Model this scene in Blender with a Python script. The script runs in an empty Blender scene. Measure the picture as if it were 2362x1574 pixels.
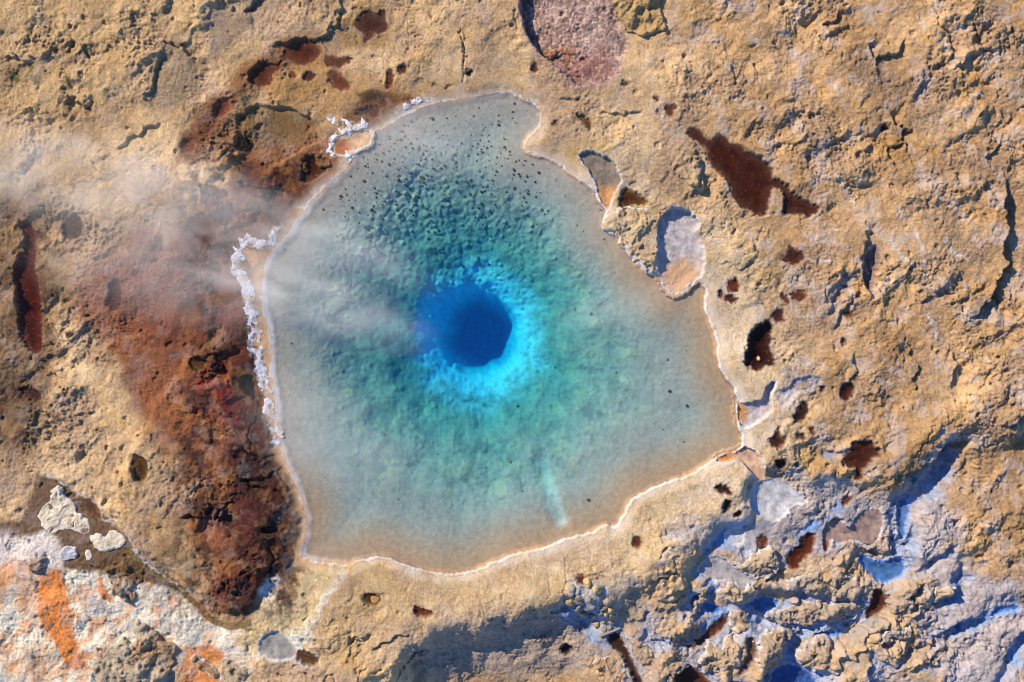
import bpy, math, random
import numpy as np

# ------------------------------------------------------------------ camera, sky, sun, exposure
S = 100.0                      # survey units (centimetres) per metre; origin of the survey = north-west corner of the site
CU, CV = 1181.0, 787.0         # survey point above which the drone hovers
scene = bpy.context.scene
COL = scene.collection
scene.render.engine = 'CYCLES'
scene.cycles.use_denoising = True
scene.cycles.transparent_max_bounces = 24
scene.cycles.max_bounces = 8
scene.cycles.volume_bounces = 2
scene.cycles.filter_width = 1.0

cam_d = bpy.data.cameras.new('camera')
cam_d.sensor_width = 36.0
CAM_H = 30.0
cam_d.lens = 36.0 * CAM_H / 23.62
cam_d.clip_end = 600.0
cam = bpy.data.objects.new('camera', cam_d)
cam.location = (0, 0, CAM_H)
COL.objects.link(cam)
scene.camera = cam

SUN_ELEV = math.radians(35)
TRAV = np.array([0.78, 0.63]); TRAV /= np.linalg.norm(TRAV)      # light travels right and down in the survey (v grows southwards)
sun_dir = (-TRAV[0] * math.cos(SUN_ELEV), TRAV[1] * math.cos(SUN_ELEV), math.sin(SUN_ELEV))   # towards the sun
world = bpy.data.worlds.new('World'); scene.world = world; world.use_nodes = True
wn = world.node_tree.nodes; wl = world.node_tree.links
bg = wn['Background']; sky = wn.new('ShaderNodeTexSky')
sky.sky_type = 'NISHITA'; sky.sun_disc = False
sky.sun_elevation = SUN_ELEV
sky.sun_rotation = math.atan2(sun_dir[0], sun_dir[1])
sky.air_density = 1.0; sky.dust_density = 0.0; sky.ozone_density = 6.0
wl.new(sky.outputs[0], bg.inputs[0]); bg.inputs[1].default_value = 0.11
sun_l = bpy.data.lights.new('sun', 'SUN'); sun_l.energy = 4.6; sun_l.angle = math.radians(0.5)
sun_l.color = (1.0, 0.80, 0.55)
sun = bpy.data.objects.new('sun', sun_l); COL.objects.link(sun)
from mathutils import Vector
sun.rotation_euler = Vector(sun_dir).to_track_quat('Z', 'Y').to_euler()
sun.location = (-20, 16, 25)
vs = scene.view_settings
vs.view_transform = 'Standard'; vs.look = 'None'; vs.exposure = 0.95; vs.gamma = 1.0; vs.use_curve_mapping = False

# ------------------------------------------------------------------ small maths kit (numpy)
f32 = np.float32
_rng = np.random.RandomState(7)
PERM = _rng.permutation(256).astype(np.int32)
_ang = _rng.rand(256) * 2 * math.pi
GX = np.cos(_ang).astype(f32); GY = np.sin(_ang).astype(f32)
RND = _rng.rand(256).astype(f32); RND2 = _rng.rand(256).astype(f32); RND3 = _rng.rand(256).astype(f32)

def hsh(i, j, s): return PERM[(PERM[(i + s * 37) & 255] + j) & 255]

def perlin(x, y, s=0):
    x = np.asarray(x, f32); y = np.asarray(y, f32)
    xi = np.floor(x).astype(np.int32); yi = np.floor(y).astype(np.int32)
    fx = x - xi; fy = y - yi
    u = fx * fx * fx * (fx * (fx * 6 - 15) + 10); v = fy * fy * fy * (fy * (fy * 6 - 15) + 10)
    def g(dx, dy):
        h = hsh(xi + dx, yi + dy, s)
        return GX[h] * (fx - dx) + GY[h] * (fy - dy)
    a = g(0, 0); b = g(1, 0); c = g(0, 1); d = g(1, 1)
    a += (b - a) * u; c += (d - c) * u
    return (a + (c - a) * v) * f32(1.5)

def fbm(u, v, scale, octs=3, s=0, gain=0.5):
    out = 0; amp = 1.0; k = 1.0 / scale
    for o in range(octs):
        out = out + amp * perlin(u * f32(k) + 17.3 * o, v * f32(k) - 9.1 * o, s + o)
        amp *= gain; k *= 2.03
    return out

def worley(u, v, cell, s=0, jit=1.0):
    """nearest-point distance (in cells) and a random number of that point"""
    x = (u / f32(cell)).astype(f32); y = (v / f32(cell)).astype(f32)
    xi = np.floor(x).astype(np.int32); yi = np.floor(y).astype(np.int32)
    best = np.full(x.shape, 9.0, f32); rid = np.zeros(x.shape, f32)
    for dx in (-1, 0, 1):
        for dy in (-1, 0, 1):
            h = hsh(xi + dx, yi + dy, s)
            px = xi + dx + 0.5 + (RND[h] - 0.5) * jit; py = yi + dy + 0.5 + (RND2[h] - 0.5) * jit
            d = np.hypot(x - px, y - py)
            m = d < best
            best = np.where(m, d, best); rid = np.where(m, RND3[h], rid)
    return best, rid

def sst(a, b, x):
    t = np.clip((x - a) / (b - a), 0, 1); return t * t * (3 - 2 * t)

class LowField:      # slowly varying noise sampled from a coarse lattice (cheap)
    def __init__(self, scale, octs, s, gain=0.5, fab=False):
        self.u0, self.v0, self.st = -900.0, -900.0, 9.0
        uu, vv = np.meshgrid(np.arange(-900, 3300, 9.0, dtype=f32), np.arange(-900, 2500, 9.0, dtype=f32))
        if fab:
            al, ac = uu * 0.74 - vv * 0.67, uu * 0.67 + vv * 0.74
            self.a = fbm(al / 2.6, ac, scale, octs, s, gain)
        else: self.a = fbm(uu, vv, scale, octs, s, gain)
    def __call__(self, u, v):
        a = self.a; H, W = a.shape
        x = np.clip((u - self.u0) / self.st, 0, W - 1.001); y = np.clip((v - self.v0) / self.st, 0, H - 1.001)
        xi = x.astype(np.int32); yi = y.astype(np.int32); fx = (x - xi).astype(f32); fy = (y - yi).astype(f32)
        p = a[yi, xi] * (1 - fx) + a[yi, xi + 1] * fx
        q = a[yi + 1, xi] * (1 - fx) + a[yi + 1, xi + 1] * fx
        return p * (1 - fy) + q * fy

def poly_sdf(poly, u, v):
    """signed distance, negative inside"""
    P = np.array(poly, f32); n = len(P)
    d2 = np.full(u.shape, 1e12, f32); ins = np.zeros(u.shape, bool)
    for i in range(n):
        ax, ay = P[i]; bx, by = P[(i + 1) % n]
        ex, ey = bx - ax, by - ay
        wx, wy = u - ax, v - ay
        t = np.clip((wx * ex + wy * ey) / max(ex * ex + ey * ey, 1e-6), 0, 1)
        dx = wx - ex * t; dy = wy - ey * t
        np.minimum(d2, dx * dx + dy * dy, out=d2)
        if ay != by:
            c = ((ay > v) != (by > v)) & (u < ex * (v - ay) / ey + ax)
            ins ^= c
    d = np.sqrt(d2)
    return np.where(ins, -d, d)

def line_dist(line, u, v):
    """distance to a polyline, position along it 0..1, and side (+1 = down-sun side)"""
    P = np.array(line, f32); n = len(P) - 1
    seg = np.hypot(*(P[1:] - P[:-1]).T); tot = seg.sum(); acc = np.concatenate([[0], np.cumsum(seg)])
    d2 = np.full(u.shape, 1e12, f32); tt = np.zeros(u.shape, f32); sd = np.ones(u.shape, f32)
    for i in range(n):
        ax, ay = P[i]; ex, ey = P[i + 1] - P[i]
        wx, wy = u - ax, v - ay
        t = np.clip((wx * ex + wy * ey) / max(ex * ex + ey * ey, 1e-6), 0, 1)
        dx = wx - ex * t; dy = wy - ey * t
        q = dx * dx + dy * dy
        m = q < d2
        nx, ny = -ey, ex
        if nx * TRAV[0] + ny * TRAV[1] < 0: nx, ny = -nx, -ny
        d2 = np.where(m, q, d2); tt = np.where(m, (acc[i] + t * seg[i]) / tot, tt)
        sd = np.where(m, np.where(wx * nx + wy * ny >= 0, 1.0, -1.0), sd)
    return np.sqrt(d2), tt, sd

def box_of(pts, mar):
    P = np.array(pts); return P[:, 0].min() - mar, P[:, 0].max() + mar, P[:, 1].min() - mar, P[:, 1].max() + mar

def sub(u, v, pts, mar):
    """flat index of samples near a shape"""
    a, b, c, d = box_of(pts, mar)
    return np.nonzero(((u > a) & (u < b) & (v > c) & (v < d)).ravel())[0]

def ell(cx, cy, rx, ry, ang=0, n=14, wob=0.12, seed=0):
    r = random.Random(seed * 31 + int(cx)); a0 = math.radians(ang); out = []
    for k in range(n):
        t = 2 * math.pi * k / n; q = 1 + r.uniform(-wob, wob)
        x, y = rx * q * math.cos(t), ry * q * math.sin(t)
        out.append((cx + x * math.cos(a0) - y * math.sin(a0), cy + x * math.sin(a0) + y * math.cos(a0)))
    return out

def smooth(poly):
    out = []
    n = len(poly)
    for i in range(n):
        (a, b), (c, d) = poly[i], poly[(i + 1) % n]
        out += [(a * .75 + c * .25, b * .75 + d * .25), (a * .25 + c * .75, b * .25 + d * .75)]
    return out

def lin(c):
    c = np.array(c, float) / 255.0
    return np.where(c <= 0.04045, c / 12.92, ((c + 0.055) / 1.055) ** 2.4)
KEY = np.array([1.78, 1.60, 1.32])       # what sun and sky give a level white card: turns a seen colour into a surface colour
def C(r, g, b): return np.clip(lin((r, g, b)) / KEY, 0.004, 0.85).astype(f32)

# ------------------------------------------------------------------ survey of the site
POOL = [(1200,224),(1161,214),(1130,217),(1097,224),(1034,232),(988,241),(962,255),(932,268),(906,283),(863,305),(856,318),(858,332),(837,342),(819,355),(809,375),
 (786,400),(753,428),(720,461),(700,488),(684,512),(674,530),(650,556),(625,584),(610,622),(604,655),(605,701),(615,744),(623,783),(625,825),(624,859),(636,922),
 (638,979),(646,1027),(659,1073),(679,1106),(692,1144),(705,1183),(707,1205),(703,1248),(692,1284),(730,1296),(770,1300),(804,1304),(830,1291),(860,1285),(886,1284),
 (919,1296),(937,1304),(970,1313),(1008,1322),(1059,1322),(1102,1312),(1136,1296),(1197,1273),(1251,1266),(1282,1250),(1322,1235),(1353,1233),(1399,1206),
 (1412,1218),(1428,1202),(1440,1178),(1455,1152),(1486,1132),(1547,1107),(1578,1101),(1618,1076),(1649,1055),(1677,1045),(1700,1040),(1712,1026),(1708,999),
 (1700,975),(1696,953),(1702,922),(1695,910),(1690,887),(1672,874),(1657,838),(1651,808),(1654,793),(1644,757),(1628,724),(1622,693),(1628,670),(1620,652),
 (1603,645),(1583,665),(1567,678),(1549,683),(1529,660),(1519,634),(1501,637),(1481,624),(1458,599),(1437,573),(1424,548),(1404,540),(1391,525),(1391,497),
 (1397,484),(1373,456),(1373,441),(1343,423),(1310,398),(1276,372),(1246,362),(1215,355),(1206,339),(1215,319),(1236,301),(1246,278),(1246,252),(1228,240)]

# shelves and side pools: outline, seen colour of the bed, second colour + where it lies (u, v, radius), level (None = own hollow), depth, label
SIDE = [
 ([(1519,510),(1535,490),(1557,479),(1580,484),(1608,507),(1611,525),(1600,535),(1618,558),(1623,594),(1619,637),(1603,645),(1583,664),(1567,676),(1549,680),(1530,658),(1520,632),(1514,604),(1516,553),(1516,527)],
  (205,192,185), (232,180,130), (1575,650,75), 0.022, 0.05, 'milky white side pool with a peach-coloured lower lip beside the wedge-shaped rock'),
 ([(1335,357),(1363,348),(1379,357),(1404,367),(1422,385),(1424,400),(1435,413),(1424,436),(1412,456),(1404,484),(1396,480),(1376,446),(1379,436),(1368,410),(1354,388),(1338,365)],
  (150,132,112), (225,160,95), (1394,455,45), 0.018, 0.05, 'narrow grey-brown side pool draining by an orange throat into the spring'),
 ([(1698,912),(1710,933),(1743,925),(1761,917),(1762,897),(1776,882),(1787,879),(1782,894),(1775,912),(1777,943),(1771,953),(1746,973),(1720,987),(1708,985),(1699,953),(1703,925)],
  (205,190,185), (235,165,95), (1703,950,34), 0.015, 0.035, 'small lavender-grey inlet with an orange margin on the right bank of the spring'),
 ([(1652,1056),(1677,1047),(1700,1042),(1716,1030),(1723,1030),(1748,1047),(1756,1073),(1761,1093),(1764,1106),(1748,1107),(1736,1093),(1715,1070),(1697,1057),(1677,1065),(1655,1066)],
  (228,185,150), (235,150,75), (1675,1055,28), 0.012, 0.03, 'thin orange and peach overflow channel leaving the lower right corner of the spring'),
 ([(1762,1108),(1795,1104),(1823,1121),(1839,1134),(1864,1157),(1851,1162),(1826,1165),(1813,1183),(1798,1199),(1774,1200),(1748,1187),(1731,1174),(1728,1152),(1731,1132),(1745,1112)],
  (215,210,205), (200,205,215), (1740,1180,30), None, 0.05, 'chalk-white pool between the big southern rock and the puddled ground right of it'),
 ([(1677,1228),(1700,1220),(1715,1221),(1720,1238),(1708,1263),(1685,1256),(1672,1243)],
  (222,218,218), (190,205,230), (1680,1250,15), None, 0.04, 'tiny white pool below the chalk-white pool, against the shaded rock face'),
 ([(1618,1302),(1634,1289),(1657,1284),(1680,1296),(1697,1313),(1736,1332),(1746,1345),(1728,1350),(1718,1356),(1697,1345),(1685,1335),(1654,1342),(1639,1332),(1618,1324),(1611,1317)],
  (188,178,172), (160,170,190), (1620,1310,14), None, 0.05, 'smooth pale grey pool at the foot of the shaded southern rock face'),
 ([(1900,1215),(1938,1190),(1951,1218),(1966,1217),(1986,1184),(2020,1174),(2040,1187),(2043,1207),(2032,1240),(2012,1263),(1992,1253),(1961,1248),(1941,1258),(1920,1243),(1915,1273),(1902,1271)],
  (172,142,126), (150,88,58), (1908,1262,20), None, 0.05, 'pinkish-brown shallow pool with a small rocky tongue reaching into it'),
 ([(794,360),(768,355),(763,332),(779,314),(830,299),(858,308),(853,320),(853,331),(832,340),(809,348)],
  (228,178,125), (190,105,55), (785,338,26), 0.02, 0.04, 'orange and cream shelf pool in the upper left corner of the spring'),
 ([(600,1503),(605,1465),(640,1450),(665,1470),(684,1490),(690,1505),(675,1515),(650,1518),(620,1512)],
  (172,165,150), (225,165,110), (688,1500,14), None, 0.03, 'grey shallow outflow pool between the cream streaks and the lower left bench'),
]

RB = (86, 40, 15); RB2 = (112, 56, 24); RD = (62, 27, 14); OL = (104, 72, 22); PK = (146, 84, 56)
# dark puddles: outline, bed colour, drop of water below the brink (m), depth, label
PUD = [
 ([(1580,306),(1590,298),(1608,300),(1621,316),(1634,329),(1646,316),(1657,310),(1677,324),(1682,334),(1708,339),(1718,352),(1754,370),(1776,390),(1777,410),(1790,420),(1810,428),(1818,446),(1846,461),(1879,477),(1886,487),(1874,497),(1861,506),(1844,497),(1813,497),(1800,505),(1804,466),(1800,441),(1777,436),(1772,466),(1767,494),(1754,503),(1738,497),(1723,487),(1708,482),(1687,464),(1680,431),(1664,408),(1644,393),(1634,378),(1626,362),(1629,347),(1608,334),(1583,319)], RB, .03, .05, 'largest rust-brown puddle, a long ragged shape right of the spring'),
 ([(1437,438),(1445,434),(1470,448),(1498,469),(1481,474),(1465,474),(1445,483),(1427,477),(1427,459)], OL, .07, .06, 'triangular olive-brown puddle just above the wedge-shaped rock'),
 ([(1736,757),(1756,744),(1774,738),(1778,755),(1775,775),(1783,785),(1772,800),(1785,825),(1784,846),(1762,841),(1751,858),(1736,854),(1730,846),(1715,843),(1716,815),(1727,795),(1722,780)], RD, .13, .08, 'deep dark puddle in a steep pit close to the right shore of the spring'),
 (ell(1690,660,14,18), RB2, .03, .05, 'round rust puddle with a white crust ring below the milky side pool'),
 (ell(1683,690,17,9,20), RB, .04, .05, 'flat oval puddle directly under the round rust puddle'),
 (ell(1661,679,7,9), RB2, .03, .04, 'tiny round puddle left of the flat oval puddle'),
 ([(1816,563),(1823,576),(1851,584),(1849,599),(1833,614),(1813,612),(1790,599),(1808,588)], RB, .03, .05, 'horned dark brown puddle below the largest puddle, alone on pale crust'),
 ([(1813,678),(1839,669),(1856,681),(1851,693),(1836,698),(1823,691)], RB2, .03, .05, 'pear-shaped rust puddle with a white rim right of the round ones'),
 ([(1793,681),(1805,676),(1818,701),(1812,705),(1799,690)], RB2, .03, .04, 'slim slanting puddle touching the left of the pear-shaped one'),
 ([(1772,729),(1793,711),(1807,719),(1800,732),(1811,744),(1795,742),(1785,745)], RB, .03, .05, 'small ragged puddle at the top right of the deep dark pit'),
 ([(1933,897),(1946,879),(1971,889),(1964,910),(1951,926),(1938,925),(1932,910)], RB, .04, .06, 'egg-shaped dark puddle standing alone on the right, level with the orange inlet'),
 ([(1851,917),(1863,943),(1856,963),(1841,977),(1824,973),(1833,948)], RD, .05, .06, 'almond-shaped dark red puddle upright beside the lavender inlet'),
 ([(1767,1014),(1785,999),(1790,982),(1796,984),(1793,1001),(1810,1017),(1793,1035),(1777,1030)], RB, .03, .05, 'kettle-shaped puddle with a short spout below the lavender inlet'),
 ([(1961,1017),(2007,1014),(2012,1030),(2025,1035),(2020,1050),(2007,1053),(2002,1070),(1981,1083),(1986,1104),(1969,1106),(1966,1093),(1971,1078),(1943,1075),(1937,1063),(1946,1047),(1958,1035)], RB, .03, .05, 'ragged dark blot of a puddle with a drip-like tail on the lower right'),
 (ell(1796,1069,13,11,30), RB, .04, .05, 'small round brown puddle above the chalk-white pool'),
 (ell(1869,994,6,11,-20), RB2, .03, .04, 'thin upright puddle right of the kettle-shaped one'),
 (ell(1842,1006,11,9), (120,90,60), .05, .04, 'small brown puddle in a ringed hollow beside the kettle-shaped puddle'),
 (ell(1893,896,7,6), RD, .04, .05, 'pin-sized black puddle left of the egg-shaped one'),
 ([(1874,1228),(1884,1235),(1879,1276),(1860,1292),(1846,1302),(1849,1316),(1823,1317),(1816,1291),(1828,1268),(1850,1262),(1845,1245)], RB2, .06, .06, 'upright two-lobed rust puddle left of the pinkish-brown pool'),
 ([(1641,1121),(1664,1115),(1680,1121),(1685,1139),(1670,1138),(1654,1134)], RD, .05, .06, 'dark puddle highest on the big southern rock'),
 ([(1669,1149),(1682,1152),(1683,1170),(1664,1183),(1662,1168)], RD, .06, .06, 'upright dark red puddle in the middle of three on the big southern rock'),
 ([(1685,1188),(1702,1172),(1708,1186),(1695,1192)], RD, .06, .06, 'lowest dark slit puddle on the big southern rock, at its shaded edge'),
 (ell(1468,1249,11,13,20), RB2, .05, .05, 'round brown puddle alone on the pale southern bench'),
 (ell(1341,1332,11,11), RB2, .05, .05, 'small round red puddle at the head of the cobble-filled channel'),
 ([(957,1391),(975,1397),(1006,1411),(983,1419),(957,1415)], RB2, .05, .05, 'triangular brown puddle with a white brow on the southern bench'),
 ([(835,1370),(860,1366),(883,1373),(870,1398),(842,1393)], OL, .05, .06, 'ochre puddle with a stone in it on the left of the southern bench'),
 (ell(1309,1511,15,11,-25), (20,14,14), .12, .08, 'jet-black hole of water on the shaded slope below the southern bench'),
 (ell(1233,162,9,10), RB2, .04, .05, 'tiny red puddle with a pale ring left of the pink gravel hollow tip'),
 ([(1529,253),(1537,246),(1548,251),(1557,245),(1561,254),(1549,261),(1549,277),(1539,274),(1534,261)], RB2, .03, .04, 'small Y-shaped brown puddle above the largest puddle'),
 (ell(1511,232,6,6), RB, .03, .04, 'small square-looking puddle up and left of the Y-shaped one'),
 ([(1322,263),(1343,268),(1361,281),(1367,297),(1358,309),(1348,291),(1333,278)], OL, .04, .05, 'slanting dark olive puddle behind the upper right bank of the spring'),
 (ell(1440,198,8,6), OL, .03, .04, 'tiny ochre puddle right of the pink gravel hollow tip'),
 (ell(1280,287,6,6), OL, .03, .04, 'tiny round puddle on the rock spit at the top right of the spring'),
 ([(817,56),(835,28),(855,23),(870,36),(881,20),(891,28),(888,43),(898,64),(886,79),(865,79),(845,102),(835,99),(840,79),(822,66)], RB, .02, .03, 'topmost dark brown puddle, a ragged blot at the top of the site'),
 ([(659,107),(684,94),(722,94),(743,117),(735,133),(712,153),(682,151),(666,138),(648,145),(648,161),(626,176),(631,189),(613,202),(590,200),(572,184),(579,163),(597,150),(612,140),(635,152),(648,140)], RB2, .03, .04, 'sprawling red-brown puddle with a long left arm at the top left'),
 ([(746,130),(765,126),(784,135),(812,132),(817,140),(799,148),(784,158),(753,156)], RB2, .02, .03, 'flat red-brown puddle just right of the sprawling one'),
 ([(763,163),(779,163),(794,179),(814,199),(799,212),(773,207),(758,186)], (128,66,34), .02, .03, 'wedge-shaped brown puddle below the flat red-brown one'),
 (ell(714,178,15,12), RB, .02, .04, 'round dark puddle under the sprawling red-brown puddle'),
 (ell(676,174,8,8), RB2, .02, .03, 'small dot of a puddle left of the round dark one at the top left'),
 ([(893,163),(903,160),(911,179),(904,202),(890,208),(893,185)], RB2, .03, .04, 'upright finger-shaped puddle above the top left rim of the spring'),
 (ell(929,163,11,11), RB, .04, .05, 'small red puddle with white crust right of the finger-shaped one'),
 (ell(1083,170,7,7), (30,16,10), .07, .06, 'tiny black hole at the foot of the crack running to the top rim'),
 ([(500,242),(525,227),(538,237),(531,263),(505,278),(495,262)], PK, .03, .04, 'red puddle on the upper rim of the olive bowl'),
 ([(423,324),(459,324),(448,357),(418,355)], PK, .03, .04, 'pink-brown puddle left of the olive bowl'),
 ([(148,507),(173,489),(189,502),(195,533),(184,553),(158,553),(145,533)], (92,66,56), .07, .05, 'grey-brown rounded puddle at the far left under the steam'),
 ([(48,517),(66,510),(79,520),(89,553),(86,585),(84,617),(94,655),(102,706),(99,744),(102,793),(99,815),(77,815),(56,793),(48,732),(43,670),(36,635),(46,596),(61,573),(64,548)], (98,26,12), .06, .06, 'long blood-red trench puddle along the left edge of the site'),
 ([(255,653),(276,645),(286,655),(289,701),(276,718),(255,709),(250,701),(260,676)], (88,38,30), .06, .05, 'upright maroon puddle between the red trench and the spring'),
 ([(449,497),(472,492),(495,510),(508,535),(500,563),(480,563),(452,538),(434,530)], (120,56,40), .04, .05, 'hazy red puddle half veiled by steam left of the spring'),
 ([(441,826),(477,826),(487,841),(469,860),(444,843)], OL, .08, .05, 'small ochre puddle in a sharp hollow on the red mound'),
 ([(559,871),(582,864),(594,905),(600,927),(577,912),(561,894)], OL, .05, .05, 'olive puddle squeezed against the left rim of the spring'),
 ([(490,989),(510,988),(526,1001),(513,1014),(500,1004)], (160,110,75), .05, .04, 'light brown puddle in the lower part of the red mound'),
 ([(306,1050),(330,1046),(347,1058),(353,1076),(349,1096),(332,1111),(319,1101)], (104,80,26), .10, .05, 'olive-green hollow with water on the lower left slope'),
 ([(520,1186),(545,1182),(548,1203),(522,1208)], RD, .10, .06, 'near-black puddle low on the red mound'),
 ([(608,1212),(643,1212),(648,1222),(628,1227),(608,1222)], (98,34,16), .06, .05, 'flat red puddle near the lower left rim of the spring'),
 ([(697,365),(722,355),(753,378),(753,395),(728,413),(702,425),(692,415)], (88,50,16), .08, .06, 'dark amber puddle beside the orange shelf pool'),
 ([(845,245),(881,247),(876,262),(870,275),(845,268),(815,268),(828,258)], (100,52,24), .03, .03, 'brown wet pocket just above the top left rim of the spring'),
 ([(202,1146),(222,1155),(235,1175),(240,1198),(217,1188),(194,1172)], (112,74,46), .03, .04, 'plain brown puddle at the head of the lower left channel'),
 ([(45,896),(70,893),(95,905),(97,930),(62,916)], (70,36,18), .06, .05, 'dark pocket puddle at the left edge below the red trench'),
 (ell(316,1513,11,20,-8), (62,34,14), .08, .06, 'dark upright hole puddle in the pocked brown rock at the bottom left'),
 (ell(346,1491,11,9), (80,48,20), .06, .05, 'smaller brown hole puddle up and right of the dark one at the bottom left'),
 ([(1401,1474),(1427,1460),(1437,1480),(1450,1506),(1465,1539),(1483,1576),(1495,1610),(1478,1610),(1465,1575),(1447,1539),(1435,1513),(1412,1498)], (66,34,20), .09, .05, 'straight dark drain channel running out below the wooden board'),
 ([(694,1493),(725,1503),(740,1518),(733,1529),(707,1529),(684,1513)], (110,80,46), .04, .04, 'olive-brown wedge puddle at the lower end of the outflow'),
 ([(1946,1172),(1941,1157),(1951,1144),(1971,1149),(1958,1162)], (120,70,52), .04, .04, 'small brown puddle above the pinkish-brown pool'),
 ([(2022,1362),(2040,1366),(2056,1385),(2058,1405),(2030,1425),(2008,1440),(2005,1420),(2018,1395)], (112,62,34), .06, .05, 'tan-brown puddle in the blue-shadowed gully at the lower right'),
 ([(1690,1418),(1672,1432),(1648,1445),(1625,1475),(1600,1486),(1578,1492),(1600,1505),(1630,1490),(1660,1470),(1680,1450)], (104,58,38), .05, .04, 'crooked brown puddle among the golden lumps right of the drain channel'),
 ([(1560,1545),(1590,1538),(1612,1552),(1640,1574),(1650,1600),(1570,1600),(1555,1570)], (112,66,44), .05, .04, 'brown puddle on the bottom edge right of the drain channel'),
 ([(1722,1478),(1742,1470),(1750,1500),(1745,1530),(1720,1560),(1700,1572),(1712,1540),(1728,1510)], (140,112,98), .05, .04, 'grey-brown winding puddle between golden lumps at the bottom right'),
 ([(1744,1240),(1768,1232),(1776,1255),(1762,1285),(1745,1300),(1738,1290),(1752,1268)], (118,70,44), .03, .03, 'brown crusted puddle beside the tiny white pool'),
 ([(1985,1290),(2005,1285),(2030,1300),(2060,1296),(2085,1290),(2100,1305),(2095,1330),(2070,1345),(2052,1352),(2030,1345),(2015,1330),(1998,1312)], (84,140,205), .06, .06, 'added pool with vivid blue shade painted on its bed in the gully right of the hummock'),  # blue beds from here: pools added to paint the shade's blue into the gullies
 ([(1738,1396),(1760,1386),(1785,1384),(1806,1398),(1800,1410),(1780,1420),(1758,1424),(1742,1412)], (80,140,208), .05, .06, 'added pool with bright blue shade painted on its bed, below the two golden lumps in the middle of the lower right'),
 ([(1622,1402),(1640,1396),(1662,1404),(1672,1418),(1655,1424),(1632,1418)], (74,132,205), .05, .06, 'small added pool with blue shade painted on its bed at the foot of the thin golden ridge'),
 ([(1790,1560),(1815,1546),(1845,1545),(1880,1562),(1895,1585),(1890,1620),(1780,1620)], (60,110,185), .06, .06, 'added pool with dark blue painted shade on the bottom edge under the diamond-shaped boulder'),
 ([(1880,1478),(1910,1466),(1945,1462),(1962,1468),(1940,1478),(1905,1484)], (88,145,210), .05, .05, 'narrow added pool with blue painted shade above the diamond-shaped boulder'),
 ([(2075,1160),(2095,1150),(2110,1170),(2100,1205),(2095,1245),(2082,1250),(2076,1215)], (96,140,196), .04, .04, 'long added pool with blue painted shade running down the shaded gully at the right'),
 ([(2300,1408),(2330,1402),(2362,1400),(2362,1412),(2325,1418),(2290,1430)], (90,140,205), .04, .04, 'added sliver of water with blue painted shade near the right edge low down'),
 (ell(2037,297,9,8), (60,34,16), .08, .05, 'round well-like hole with a white collar far upper right'),
 ([(1938,720),(1950,718),(1966,727),(1968,733),(1942,731)], (110,66,30), .05, .04, 'small almond puddle right of the round rust ones'),
 ([(1932,785),(1944,779),(1947,790),(1936,802)], (96,52,28), .05, .04, 'small brown puddle below the almond one on the right slope'),
]

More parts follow.
